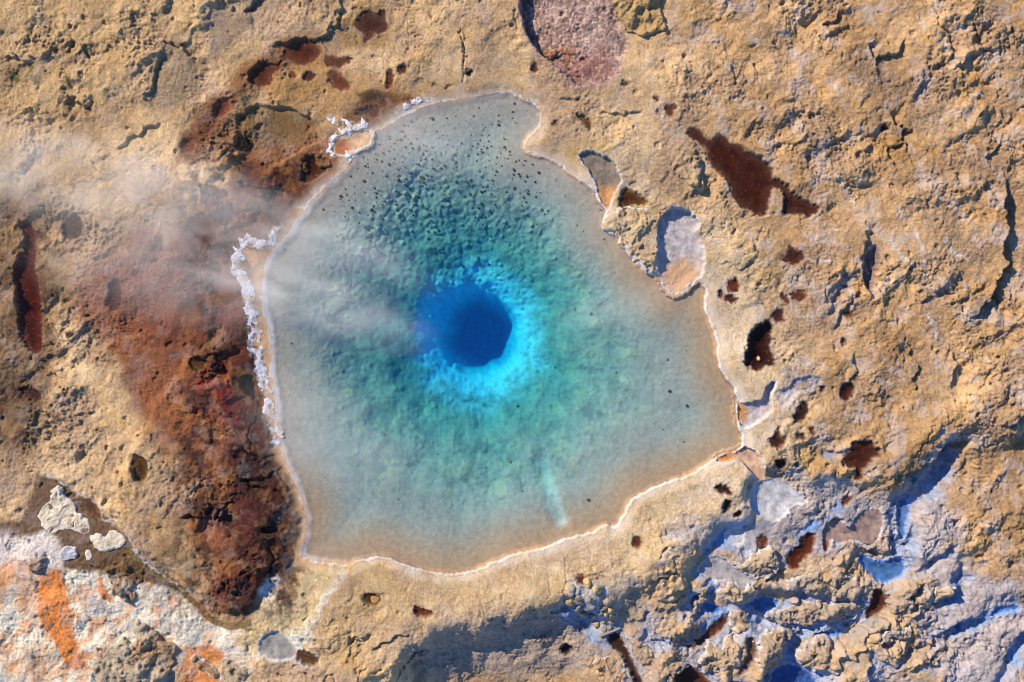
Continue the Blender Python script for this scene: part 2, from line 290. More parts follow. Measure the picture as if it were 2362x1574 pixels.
# rocks standing up from the crust: outline, height, shoulder width, label, category, tint
GOLD = (206, 166, 106); PALE = (205, 176, 134); BRN = (128, 92, 54); WHT = (246, 226, 192)
ROCKS = [
 ('rock_wedge', [(1391,500),(1404,490),(1425,482),(1445,484),(1468,476),(1488,478),(1505,492),(1512,520),(1513,560),(1513,600),(1517,625),(1502,635),(1482,622),(1459,597),(1439,571),(1426,547),(1406,538),(1393,523)], .15, 45, PALE, 'wedge-shaped tan rock between the spring and the milky side pool', 'rock'),
 ('rock_slab', [(1412,-40),(1418,20),(1428,50),(1450,75),(1484,93),(1532,82),(1536,58),(1518,25),(1500,-40)], .2, 16, (200,162,106), 'golden slab overhanging the right side of the pink gravel hollow', 'rock'),
 ('rock_boss', [(1556,345),(1580,338),(1610,350),(1618,385),(1610,425),(1598,440),(1575,428),(1555,400),(1548,370)], .26, 45, (186,158,120), 'rounded knob with a blue shadow above the milky side pool', 'rock'),
 ('rock_ridge', [(1621,1327),(1640,1332),(1651,1350),(1644,1372),(1620,1406),(1592,1430),(1586,1424),(1606,1390),(1614,1350)], .26, 14, GOLD, 'thin golden ridge rising right of the round shaded hollow', 'rock'),
 ('rock_lump', [(1682,1337),(1700,1352),(1718,1362),(1740,1350),(1757,1360),(1750,1385),(1728,1400),(1690,1384),(1656,1380),(1666,1356)], .25, 20, GOLD, 'golden lump below the smooth pale grey pool', 'rock'),
 ('rock_lump', [(1685,1414),(1704,1410),(1726,1419),(1740,1444),(1722,1460),(1702,1464),(1680,1449)], .26, 20, GOLD, 'golden diamond lump between two blue-shaded gullies right of the thin ridge', 'rock'),
 ('rock_lump', [(1634,1485),(1652,1496),(1672,1500),(1688,1470),(1704,1466),(1716,1510),(1702,1540),(1684,1553),(1636,1563),(1612,1526)], .26, 22, GOLD, 'broad golden lump with a notched top left at the bottom right', 'rock'),
 ('rock_lump', [(1762,1434),(1800,1412),(1864,1390),(1900,1396),(1953,1396),(2009,1396),(1990,1418),(1960,1432),(1902,1441),(1838,1446),(1790,1446)], .34, 26, (192,158,108), 'long low lump lying across the blue-shadowed ground, left of the tan-brown puddle', 'rock'),
 ('rock_lump', [(1750,1470),(1790,1450),(1826,1456),(1836,1470),(1810,1500),(1780,1520),(1748,1560),(1738,1530),(1750,1500)], .30, 24, GOLD, 'golden lump upright at the bottom right, left of the diamond-shaped boulder', 'rock'),
 ('rock_lump', [(1838,1542),(1850,1500),(1870,1480),(1922,1478),(1930,1490),(1916,1520),(1926,1545),(1890,1556)], .30, 22, (214,172,110), 'diamond-shaped golden boulder in blue shade at the bottom right', 'rock'),
 ('rock_ridge', [(1938,1505),(1960,1480),(1990,1455),(2020,1432),(2050,1424),(2056,1440),(2030,1462),(1995,1480),(1975,1502),(1950,1512)], .26, 16, (205,168,112), 'slanting ridge just below the tan-brown puddle', 'rock'),
 ('rock_lump', [(1824,1334),(1880,1318),(1930,1316),(1980,1340),(1996,1362),(1990,1386),(1950,1392),(1900,1372),(1850,1372),(1810,1362)], .30, 34, (188,156,108), 'hummock left of the added gully pool with painted blue shade', 'rock'),
 ('rock_ridge', [(2050,1390),(2080,1360),(2110,1345),(2122,1352),(2112,1390),(2090,1410),(2062,1414)], .28, 16, (200,164,108), 'small slanting ridge right of the tan-brown puddle', 'rock'),
 ('rock_lump', [(2150,1380),(2180,1350),(2205,1345),(2210,1360),(2185,1380),(2158,1390)], .28, 14, (205,166,104), 'lone golden lump right of the added gully pool with painted blue shade', 'rock'),
 ('rock_lump', [(1690,1300),(1715,1290),(1752,1270),(1770,1260),(1786,1262),(1790,1280),(1796,1320),(1780,1338),(1745,1335),(1712,1320)], .24, 16, (208,172,116), 'golden lump between the pale grey pool and the two-lobed rust puddle', 'rock'),
 ('rock_lump', [(2030,1470),(2062,1452),(2100,1450),(2110,1462),(2080,1480),(2045,1486)], .22, 14, (200,164,108), 'low lump below the slanting ridge, near a small black hole', 'rock'),
 ('rock_lump', [(1445,1480),(1470,1466),(1490,1490),(1520,1520),(1560,1525),(1588,1530),(1575,1560),(1540,1575),(1500,1574),(1476,1540)], .22, 24, (196,156,100), 'brown-gold shoulder right of the drain channel', 'rock'),
 ('rock_lump', [(1380,1520),(1410,1512),(1430,1530),(1446,1560),(1440,1600),(1390,1600),(1372,1560)], .20, 20, (196,152,98), 'brown-gold shoulder left of the drain channel', 'rock'),
 ('rock_islet', [(1580,1488),(1600,1482),(1616,1488),(1610,1497),(1590,1500),(1579,1496)], .12, 6, (200,165,110), 'tiny golden islet in the crooked brown puddle', 'rock'),
 ('boulder', [(76,1288),(92,1281),(118,1284),(129,1290),(118,1302),(100,1318),(84,1312),(78,1302)], .18, 8, (110,84,58), 'dark brown boulder alone on the pink and white flat at the lower left', 'boulder'),
 ('rock_outcrop', [(318,1432),(330,1427),(352,1445),(375,1465),(408,1486),(412,1495),(402,1520),(404,1540),(380,1565),(330,1600),(230,1600),(212,1550),(226,1500),(275,1478),(290,1472),(318,1488)], .20, 16, (150,118,76), 'pocked brown outcrop standing in the white flow at the bottom left', 'rock'),
 ('rock_outcrop', [(240,1300),(262,1286),(290,1284),(320,1300),(338,1318),(336,1350),(318,1386),(296,1384),(272,1370),(266,1346),(250,1322)], .16, 14, (128,92,60), 'brown and grey outcrop ringed by white flow on the left, above the pocked one', 'rock'),
 ('rock_plate', [(96,1186),(110,1160),(135,1118),(150,1116),(165,1145),(190,1180),(215,1198),(222,1214),(208,1232),(170,1218),(150,1212),(128,1236),(112,1218)], .07, 6, WHT, 'largest white-edged crust plate in the brown lower left stream', 'rock'),
 ('rock_plate', [(212,1240),(238,1222),(246,1240),(256,1221),(280,1220),(297,1236),(290,1258),(262,1270),(232,1264)], .06, 5, WHT, 'white-edged crust plate with a notch in the brown stream', 'rock'),
 ('rock_plate', [(148,1262),(170,1252),(190,1258),(186,1282),(158,1290),(150,1280)], .05, 5, (210,205,205), 'small bluish-white crust plate left of the notched one', 'rock'),
 ('rock_plate', [(200,1285),(212,1258),(222,1272),(218,1292)], .05, 4, WHT, 'thin upright crust sliver between two plates in the stream', 'rock'),
 ('rock_slab', [(440,1520),(452,1504),(464,1502),(485,1524),(506,1548),(498,1560),(480,1556),(458,1540)], .12, 5, (150,132,106), 'loose grey oblong slab lying in the orange water at the bottom left', 'rock'),
 ('rock_plate', [(514,1530),(520,1514),(540,1516),(575,1528),(586,1548),(570,1574),(560,1600),(520,1600),(512,1560)], .10, 8, (190,165,130), 'white-edged tan plate right of the loose oblong slab', 'rock'),
 ('rock_boss', [(1250,132),(1258,114),(1285,108),(1322,110),(1336,120),(1318,126),(1296,124),(1278,136),(1262,138)], .10, 6, (190,130,90), 'crumbly ochre lump on the floor of the pink gravel hollow', 'rock'),
 ('stone', [(1300,128),(1308,124),(1315,134),(1312,146),(1305,148),(1303,138)], .07, 4, (190,130,84), 'small curved ochre stone below the crumbly lump in the pink hollow', 'stone'),
 ('stone', [(852,1378),(860,1373),(876,1374),(880,1382),(868,1392),(858,1390)], .10, 5, (190,140,70), 'golden stone sitting in the ochre puddle on the southern bench', 'stone'),
 ('stone', [(1744,822),(1750,819),(1755,826),(1750,833),(1744,831)], .16, 4, WHT, 'tiny white stone in the deep dark pit puddle', 'stone'),
 ('rock_boss', [(720,360),(735,352),(755,362),(762,378),(745,386),(728,384)], .12, 8, BRN, 'brown knob standing in the dark amber puddle', 'rock'),
 ('rock_boss', [(694,380),(704,368),(712,380),(706,394),(696,394)], .10, 6, (110,70,40), 'small dark knob at the left edge of the dark amber puddle', 'rock'),
]
COBBLES = [(1376,1353,14),(1333,1376,13),(1313,1388,13),(1335,1402,12),(1359,1398,14),(1391,1400,7),(1398,1382,12),(1409,1403,9),(1370,1426,13),(1384,1414,8),(1397,1416,7),
           (1411,1422,11),(1380,1447,9),(1395,1456,8),(1407,1451,7),(1411,1438,8),(1394,1440,6),(1352,1337,10),(1318,1352,9),(1315,1366,9),(1346,1420,10),(1356,1375,8),(1341,1385,6)]

SCARPS = [  # polyline, drop, reach (cm): ledges that fall away on the down-sun side
 ([(791,-20),(780,50),(758,77),(727,90),(690,97),(651,97),(610,112)], .14, 40),
 ([(2310,395),(2310,464),(2316,528),(2305,579),(2313,612),(2293,645),(2262,706),(2219,750)], .38, 60),
 ([(1990,500),(1998,560),(1981,600),(1985,650),(2011,691)], .12, 30),
 ([(2242,1007),(2183,1030),(2150,1060),(2100,1085),(2070,1110)], .30, 60),
 ([(2362,820),(2350,930),(2330,970),(2290,985)], .22, 40),
 ([(2195,80),(2180,110),(2200,160),(2240,120)], .14, 30),
 ([(1990,100),(2010,140),(2060,130),(2080,90)], .16, 30),
 ([(2040,270),(2070,300),(2100,290)], .22, 40),
 ([(2010,320),(2040,345),(2080,330)], .18, 30),
 ([(2140,150),(2170,155),(2190,130)], .12, 25),
 ([(1890,60),(1925,55),(1922,30)], .12, 25),
 ([(150,128),(175,98),(195,110),(205,150)], .12, 30),
 ([(15,135),(40,130),(80,155)], .14, 30),
 ([(140,240),(165,225),(200,245),(225,240)], .16, 35),
 ([(380,90),(420,110),(455,145)], .12, 30),
 ([(335,240),(355,190),(378,110)], .12, 40),
 ([(270,350),(330,300),(380,285)], .12, 26),
 ([(560,30),(590,10),(600,-20)], .16, 40),
 ([(860,1500),(890,1470),(950,1455)], .10, 20),
 ([(800,1530),(815,1470),(850,1465)], .08, 16),
 ([(920,1574),(935,1530),(985,1500)], .12, 22),
 ([(1065,60),(1068,110),(1072,180),(1080,215)], .05, 10),
 ([(720,1574),(775,1545)], .08, 20),
 ([(1590,445),(1612,440),(1622,400)], .12, 30),
 ([(1960,690),(1930,720),(1915,760)], .12, 26),
 ([(1960,810),(1968,850),(1950,900)], .10, 22),
 ([(2090,800),(2110,850),(2100,900)], .14, 26),
 ([(2200,810),(2195,850),(2180,900)], .14, 22),
 ([(1650,600),(1700,620),(1740,600)], .10, 24),
 ([(2130,660),(2200,680)], .08, 20),
 ([(420,1190),(480,1180),(500,1150)], .12, 24),
 ([(560,1100),(640,1090),(680,1150)], .16, 30),
 ([(500,1190),(545,1170)], .14, 24),
 ([(380,40),(392,10),(400,-20)], .10, 30),
 ([(300,70),(315,30)], .10, 22),
 ([(2262,370),(2285,350),(2300,330)], .12, 22),
 ([(1680,140),(1690,190),(1688,210)], .08, 18),
 ([(1280,225),(1320,235),(1345,222)], .10, 20),
 ([(1380,262),(1420,268),(1480,260)], .08, 18),
 ([(960,180),(1000,200),(1060,195)], .10, 22),
]
GULLY = [  # polyline, half width, depth, strength of the blue shade painted on the sinter
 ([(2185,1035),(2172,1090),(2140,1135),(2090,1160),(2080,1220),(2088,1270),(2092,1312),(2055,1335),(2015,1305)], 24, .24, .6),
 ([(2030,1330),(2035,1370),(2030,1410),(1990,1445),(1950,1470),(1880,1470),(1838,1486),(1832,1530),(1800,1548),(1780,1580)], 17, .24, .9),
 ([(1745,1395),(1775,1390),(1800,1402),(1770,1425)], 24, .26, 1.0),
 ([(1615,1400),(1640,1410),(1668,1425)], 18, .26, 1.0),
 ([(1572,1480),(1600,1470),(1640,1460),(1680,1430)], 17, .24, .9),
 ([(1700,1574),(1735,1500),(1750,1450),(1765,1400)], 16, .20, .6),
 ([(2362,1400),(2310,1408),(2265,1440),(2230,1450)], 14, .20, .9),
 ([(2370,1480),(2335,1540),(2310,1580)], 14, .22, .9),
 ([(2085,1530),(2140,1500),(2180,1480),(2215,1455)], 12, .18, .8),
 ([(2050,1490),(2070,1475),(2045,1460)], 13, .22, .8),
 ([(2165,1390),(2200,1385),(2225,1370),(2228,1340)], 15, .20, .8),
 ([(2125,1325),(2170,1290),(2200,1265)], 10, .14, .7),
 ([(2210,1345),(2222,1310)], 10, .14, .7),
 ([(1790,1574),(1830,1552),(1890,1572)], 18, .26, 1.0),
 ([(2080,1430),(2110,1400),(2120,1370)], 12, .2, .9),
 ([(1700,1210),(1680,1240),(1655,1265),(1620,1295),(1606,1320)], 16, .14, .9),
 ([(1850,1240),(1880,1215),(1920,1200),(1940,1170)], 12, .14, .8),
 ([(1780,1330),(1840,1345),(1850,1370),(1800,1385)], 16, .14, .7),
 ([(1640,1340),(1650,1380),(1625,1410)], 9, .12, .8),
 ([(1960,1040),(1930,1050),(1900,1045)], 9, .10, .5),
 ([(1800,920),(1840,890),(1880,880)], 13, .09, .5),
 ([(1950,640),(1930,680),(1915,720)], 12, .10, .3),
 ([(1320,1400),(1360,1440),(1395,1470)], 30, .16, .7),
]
CRACKS = [([(870,1456),(855,1467),(840,1478),(812,1467),(809,1488),(794,1495)], 2.6, .05), ([(870,1526),(845,1536),(830,1562),(827,1536),(824,1508),(835,1490),(855,1480)], 2.6, .05),
 ([(983,1498),(957,1506),(942,1523),(919,1551),(912,1580)], 3.5, .08), ([(779,1549),(775,1580)], 3, .06), ([(1064,60),(1066,102),(1069,128),(1072,158),(1072,189),(1074,214)], 3, .06),
 ([(88,455),(112,500),(112,530),(106,548)], 2.2, .05), ([(1880,478),(1905,505),(1935,530)], 2, .04), ([(1185,20),(1190,60),(1200,90)], 2.4, .05), ([(1300,1405),(1302,1340),(1305,1290),(1290,1255)], 2.2, .04),
 ([(1265,1375),(1268,1340),(1262,1310)], 2, .04), ([(560,1030),(600,1060),(640,1050)], 4, .10), ([(560,1100),(590,1120),(640,1130),(670,1160)], 4, .10), ([(500,1200),(530,1160),(560,1150)], 4, .10),
 ([(590,1040),(575,1000),(600,960)], 3, .08), ([(480,800),(520,840),(540,900)], 3, .06), ([(620,1250),(640,1290),(600,1330)], 4, .10), ([(540,420),(600,440),(660,430)], 3, .07),
 ([(1150,1500),(1180,1530),(1230,1540)], 2, .03), ([(2090,1060),(2130,1010),(2150,960)], 3, .06), ([(2150,20),(2160,70),(2200,90)], 3, .06), ([(2230,50),(2250,90),(2262,120),(2290,130)], 3, .07)]
VEINS = [[(805,1312),(790,1335),(765,1365),(745,1400),(728,1440),(722,1480),(727,1500),(742,1522)], [(598,1502),(640,1520),(680,1514),(705,1532),(735,1531)], [(108,1085),(150,1110),(200,1142),(232,1163),(245,1195),(272,1202)], [(310,1235),(328,1275),(350,1300),(420,1352),(470,1392)], [(450,1520),(430,1560)], [(530,1515),(580,1525),(592,1550)],
 [(2101,528),(2117,566),(2124,624),(2124,645)], [(2050,543),(2048,571),(2073,594),(2099,619)], [(1915,400),(1945,440),(1965,470)], [(1830,590),(1880,605),(1920,600)], [(2170,555),(2190,585),(2230,600)], [(2130,720),(2155,770)]]
LOWLAND = [(700,1640),(830,1575),(905,1545),(935,1510),(960,1478),(1010,1455),(1080,1440),(1160,1425),(1250,1400),(1300,1398),(1345,1385),(1400,1395),(1450,1362),(1490,1350),(1560,1305),(1610,1255),(1650,1215),(1700,1195),
           (1735,1160),(1745,1118),(1790,1098),(1850,1120),(1900,1130),(1990,1110),(2060,1110),(2110,1060),(2200,1010),(2330,1000),(2420,960),(4000,900),(4000,3000),(700,3000)]
PINK = [(1192,-60),(1200,30),(1206,62),(1222,98),(1243,130),(1290,170),(1340,206),(1392,200),(1432,165),(1446,120),(1445,85),(1425,55),(1414,20),(1405,-60)]
BOWL = [(533,372),(540,306),(559,266),(596,238),(640,242),(690,262),(735,292),(745,318),(700,345),(650,378),(600,400),(552,405)]
GRPIT = [(1992,584),(2017,563),(2023,579),(2025,612),(2009,650),(2011,691),(1986,660),(1981,619)]
MOUND = [(640,1030),(652,1075),(672,1105),(684,1150),(694,1190),(690,1235),(668,1285),(658,1312),(615,1340),(606,1380),(592,1402),(560,1420),(520,1425),(480,1392),(430,1345),(330,1275),(290,1215),
         (250,1185),(300,1050),(380,900),(480,780),(560,700),(590,760),(600,880),(612,960)]
FOAM = [[(646,530),(630,548),(612,565),(592,562),(572,556),(556,566),(552,590),(546,617),(561,635),(571,668),(580,700),(583,735),(586,770),(584,800),(600,820),(605,860),(608,882),(618,907),(620,943),(628,970),(633,989),(638,1017)],
        [(761,275),(778,280),(794,283),(812,293),(838,282)], [(840,290),(812,300),(790,306),(772,320),(763,335),(766,352)], [(914,262),(935,250),(957,236),(985,229)], [(800,362),(806,350),(811,360),(802,378)]]
FLOW = [(300,1268),(330,1290),(362,1312),(420,1356),(468,1395),(483,1420),(500,1436),(540,1441),(580,1430)]

POOL = smooth(POOL)
SIDE = [(smooth(r[0]),) + r[1:] for r in SIDE]
PUD = [(smooth(r[0]),) + r[1:] for r in PUD]
ROCKS = [(r[0], smooth(r[1])) + r[2:] for r in ROCKS]

# ------------------------------------------------------------------ noise fields
N500 = LowField(520, 3, 1); N180 = LowField(190, 3, 11); N90 = LowField(90, 3, 21); NF = LowField(110, 4, 31, fab=True)
NW1 = LowField(60, 3, 41); NW2 = LowField(60, 3, 51); NCOL = LowField(240, 4, 61, .6); NCOL2 = LowField(120, 4, 71, .6); NGR = LowField(150, 3, 81)

def warp(u, v, amp):
    return u + NW1(u, v) * amp, v + NW2(u, v) * amp

POOL_BOX = POOL
def pool_sdf(u, v):
    out = np.full(u.shape, 400.0, f32)
    idx = sub(u, v, POOL, 380)
    if len(idx):
        uu, vv = u.ravel()[idx], v.ravel()[idx]
        wu = uu + fbm(uu, vv, 22, 2, 91) * 3.2; wv = vv + fbm(uu, vv, 22, 2, 95) * 3.2
        out.ravel()[idx] = np.minimum(poly_sdf(POOL, wu, wv), 400)
    return out

def masked_poly(poly, u, v, mar, wamp=0.0, fine=0.0):
    """(flat indices, sdf there)"""
    idx = sub(u, v, poly, mar + wamp)
    uu, vv = u.ravel()[idx], v.ravel()[idx]
    if wamp: uu, vv = warp(uu, vv, wamp)
    if fine:
        uu, vv = uu + fbm(uu, vv, 9, 2, 101) * fine, vv + fbm(uu, vv, 9, 2, 105) * fine
    return idx, poly_sdf(poly, uu, vv)

def rough_map(u, v, sd):
    a = 0.55 + 0.45 * sst(1500, 1950, u + 80 * NCOL2(u, v))
    a = np.maximum(a, 0.85 * sst(650, 350, u * 0.7 + v))
    a = np.maximum(a, 0.9 * sst(1150, 1400, v) * sst(1350, 1600, u))
    a = np.maximum(a, 0.95 * sst(330, 180, u + 60 * NCOL2(u, v)) * sst(380, 520, v) * sst(1150, 1050, v))
    a = np.maximum(a, 1.65 * sst(740, 640, u) * sst(400, 500, u) * sst(200, 350, v) * sst(1430, 1340, v) * (.6 + .4 * sst(-.1, .2, NGR(u + 200, v))))
    a = a * (0.6 + 0.4 * sst(10, 150, sd))
    mats = sst(1240, 1330, v - 0.12 * u) * sst(800, 650, u)
    a = a * (0.42 + 0.75 * sst(-.35, .35, N180(u + 500, v + 900) + .5 * NCOL2(u + 900, v)))      # smooth sheets between rough ones
    return a * (1 - 0.2 * mats)

def terr(t, sharp=0.22):
    k = np.floor(t); f = t - k
    return k + sst(1 - sharp, 1.0, f)

def br_field(u, v):
    """broken plates of the south-eastern crust"""
    out = np.zeros(u.shape, f32)
    idx = np.nonzero(((u > 1330) & (v > 1080)).ravel())[0]
    if len(idx):
        uu, vv = u.ravel()[idx], v.ravel()[idx]
        al, ac = uu * 0.74 - vv * 0.67, uu * 0.67 + vv * 0.74
        wx = fbm(uu, vv, 50, 3, 701) * 22; wy = fbm(uu, vv, 50, 3, 705) * 22
        out.ravel()[idx] = fbm((al + wx) / 1.7, ac + wy, 100, 4, 711, .46) * 2.7
    return out

def base_height(u, v, sd, detail=True):
    h = 0.17 + 0.10 * N500(u, v) + 0.05 * N180(u, v)
    # levee of the lowland and the red mound
    idx, q = masked_poly(LOWLAND, u, v, 90, 14, 3.0)
    q = -q
    ux = u.ravel()[idx]; east = sst(1330, 1560, ux)
    low = sst(-16, 70, q) * (1 - east) + sst(-50, 40, q) * east
    h.ravel()[idx] += (-(0.46 - 0.20 * east + 0.17 * np.exp(-((ux - 1120) / 190) ** 2)) * low - 0.10 * sst(30, 300, q) - .42 * sst(50, 190, q) * sst(900, 980, ux) * sst(1360, 1300, ux) + 0.12 * np.exp(-((q + 30) / 45) ** 2)).astype(f32)
    idx, q = masked_poly(MOUND, u, v, 40, 16, 3.0)
    h.ravel()[idx] += (0.20 * sst(4, -26, q) + 0.10 * sst(-20, -120, q)).astype(f32)
    idx, q = masked_poly(BOWL, u, v, 30, 10, 2.0)
    h.ravel()[idx] -= (0.11 * sst(1, -7, q)).astype(f32)
    idx, q = masked_poly(PINK, u, v, 30, 6, 2.0)
    uu = u.ravel()[idx]
    wd, wr = worley(uu, v.ravel()[idx], 7.5, 19)
    h.ravel()[idx] -= (sst(1, -9, q) * (0.36 - 0.30 * sst(1215, 1430, uu) - .022 * np.clip(1 - (wd / .6) ** 2, 0, 1) * (.4 + wr))).astype(f32)
    idx, q = masked_poly(GRPIT, u, v, 20, 4, 1.5)
    h.ravel()[idx] -= (0.22 * sst(1, -9, q)).astype(f32)
    for line, drop, reach in SCARPS:
        idx = sub(u, v, line, reach * 3.2)
        uu, vv = u.ravel()[idx], v.ravel()[idx]
        wu = uu + fbm(uu, vv, 26, 2, 111) * 9; wv = vv + fbm(uu, vv, 26, 2, 115) * 9
        d, t, s = line_dist(line, wu, wv)
        taper = sst(0, .18, t) * sst(1, .82, t)
        h.ravel()[idx] += np.where(s > 0, -drop * 0.75 * np.exp(-d / reach) * sst(0, 3.0, d), drop * 0.25 * np.exp(-d / reach)).astype(f32) * taper
    for line, w, dep, _ in GULLY:
        idx = sub(u, v, line, w * 3)
        uu, vv = u.ravel()[idx], v.ravel()[idx]
        wu = uu + fbm(uu, vv, 24, 2, 121) * 7; wv = vv + fbm(uu, vv, 24, 2, 125) * 7
        d, t, s = line_dist(line, wu, wv)
        h.ravel()[idx] -= (dep * np.exp(-(d / w) ** 4)).astype(f32)
    idx = np.nonzero(((u < 860) & (v > 1200)).ravel())[0]
    if len(idx):
        uu, vv = u.ravel()[idx], v.ravel()[idx]
        zm = sst(1262, 1320, vv - .05 * uu) * sst(820, 620, uu)
        a_, c_ = uu * .5 - vv * .86, uu * .86 + vv * .5
        wx = fbm(uu, vv, 60, 3, 721) * 26
        rope = np.abs(fbm((a_ + wx) / 2.2, c_ + wx, 34, 3, 731))
        h.ravel()[idx] += (zm * (.022 * (.5 - rope) + .014 * terr(fbm(uu + wx, vv, 60, 3, 741) * 3, .2))).astype(f32)
    for line, w, dep in CRACKS:
        idx = sub(u, v, line, w * 4 + 8)
        uu, vv = u.ravel()[idx], v.ravel()[idx]
        d, t, s = line_dist(line, uu + fbm(uu, vv, 18, 3, 127) * 6, vv + fbm(uu, vv, 18, 3, 129) * 6)
        h.ravel()[idx] -= (dep * sst(w * 1.3, w * .3, d) * sst(0, .15, t) * sst(1, .85, t)).astype(f32)
    A = rough_map(u, v, sd)
    br = sst(1150, 1330, v + 40 * NW1(u, v)) * sst(1380, 1560, u) * sst(2260, 2080, u - .25 * (v - 1400))          # lumpy ground to the south-east
    h += A * (0.055 * np.abs(NF(u, v)) + 0.02 * NF(u, v))
    t = br_field(u, v)
    h += (br * (0.085 * terr(t, .20) + .03 * t)).astype(f32)
    for row in SIDE + PUD:
        P = row[0]
        if not (max(p[0] for p in P) > 1400 and max(p[1] for p in P) > 1110) or (len(row) == 7 and row[4] is not None): continue
        idx = sub(u, v, P, 42)
        if not len(idx): continue
        q = poly_sdf(P, u.ravel()[idx], v.ravel()[idx]); hh = h.ravel()[idx]
        if not (q < 14).any(): continue
        lv = np.percentile(hh[q < 14], 50); w = .85 * sst(40, 4, q)
        h.ravel()[idx] = (hh * (1 - w) + lv * w).astype(f32)
    return h, A, br

def fine_height(u, v, A, br, grit=1.0):
    al, ac = u * 0.74 - v * 0.67, u * 0.67 + v * 0.74
    wx = fbm(u, v, 46, 3, 131) * 16; wy = fbm(u, v, 46, 3, 135) * 16
    t1 = fbm((al + wx) / 1.9, ac + wy, 74, 3, 141) * 4.4
    t2 = fbm((al - wy) / 1.3, ac + wx, 32, 2, 151) * 3.6
    gr = sst(-.02, .28, NGR(u, v))                      # gravelly places
    ledge = sst(-.25, .35, N90(u + 400, v + 200))       # flaking places
    h = A * (0.028 * terr(t1, .07) + (0.006 + 0.014 * ledge) * terr(t2, .12))
    n1 = fbm(al / 1.3 + wy * .5, ac, 20, 2, 161)
    n2 = fbm(u, v, 9.5, 2, 171, .7)
    h += A * (0.006 * (1 - 2 * np.abs(n1)) + (0.008 + 0.006 * gr) * n2)
    # pocks of many sizes
    for cell, s, dep, thr in ((58, 5, .06, .6), (30, 6, .03, .55)):
        d, r = worley(u + wx * .5, v + wy * .5, cell, s)
        rad = 0.03 + 0.13 * r * r
        h -= dep * (0.4 + r) * sst(rad, rad * .55, d) * (r > thr) * (0.35 + 0.65 * A)
    ck = np.abs(fbm(al / 1.6 + wx, ac + wy, 64, 3, 181))
    h -= 0.04 * sst(.030, .0, ck) * sst(.0, .4, ledge) * (.3 + .7 * A)
    h += (.25 + .75 * A) * .0085 * perlin(u / 4.9, v / 4.9, 191)
    # grit and pebbles
    d, r = worley(u + n1 * 2, v, 9, 8)
    h += grit * (.4 + .6 * A) * (0.004 + 0.024 * gr) * np.clip(1 - (d / (.25 + .45 * r)) ** 2, 0, 1)
    return h

VENT = (1094, 768)
def pool_depth(u, v, sd):
    wu, wv = warp(u, v, 10)
    dx, dy = wu - VENT[0], (wv - VENT[1]) / 1.06
    r = np.hypot(dx, dy)
    r = np.where(r < 130, np.hypot(dx - 5 * sst(130, 60, r), dy), r)
    fun = np.interp(r, [0, 48, 66, 82, 97, 122, 160, 220, 290, 370, 470, 640], [3.5, 3.25, 2.6, 1.75, 1.12, .86, .66, .43, .24, .10, .03, .0])
    fun += 0.05 * NCOL2(u, v) * sst(500, 200, r) + 0.03 * N90(u, v) * sst(500, 150, r)
    e = np.clip(-sd, 0, 400)
    shelf = 0.03 + 0.17 * (np.clip(e, 0, 320) / 320) ** .85 + 0.03 * NCOL2(u, v) * sst(20, 160, e)
    d = shelf + fun * sst(0, 190, e)
    idx = sub(u, v, [(1235,1020),(1300,1200)], 60)
    q, t, _ = line_dist([(1240,1040),(1258,1110),(1275,1160),(1292,1196)], u.ravel()[idx], v.ravel()[idx])
    d.ravel()[idx] += 0.10 * np.exp(-(q / 19) ** 2) * sst(0, .4, t)
    return d

def bed_fine(u, v, sd, dep):
    wx = fbm(u, v, 40, 2, 201) * 10; wy = fbm(u, v, 40, 2, 205) * 10
    d, r = worley(u + wx, v + wy, 15, 12)
    lump = np.clip(1 - (d / .62) ** 2, 0, 1)
    nw = sst(1350, 950, u + 0.55 * v) * sst(6, 120, -sd)                    # knobbly north-west half
    up = sst(760, 480, v) * sst(20, 120, -sd)
    k = np.clip(0.25 + nw + up * .6, 0, 1.2) * sst(.04, .30, dep) + 0.35 * sst(.5, 1.0, dep)
    fade = 1 - 0.8 * sst(1.6, 2.4, dep)
    h = fade * k * (0.034 * lump * (0.3 + r) + 0.014 * fbm(u, v, 34, 2, 211))
    d2, r2 = worley(u, v, 34, 14)
    h += fade * 0.05 * np.clip(k, 0, 1) * np.clip(1 - (d2 / (.10 + .12 * r2)) ** 2, 0, 1) * (r2 > .35)
    h += (0.005 + .005 * np.clip(k, 0, 1)) * (.6 * fbm(u * .8 + v * .5, v, 8, 2, 221) + .7 * perlin(u / 4.2, v / 4.2, 223)) * sst(3, 30, -sd) * fade
    return h, lump, r

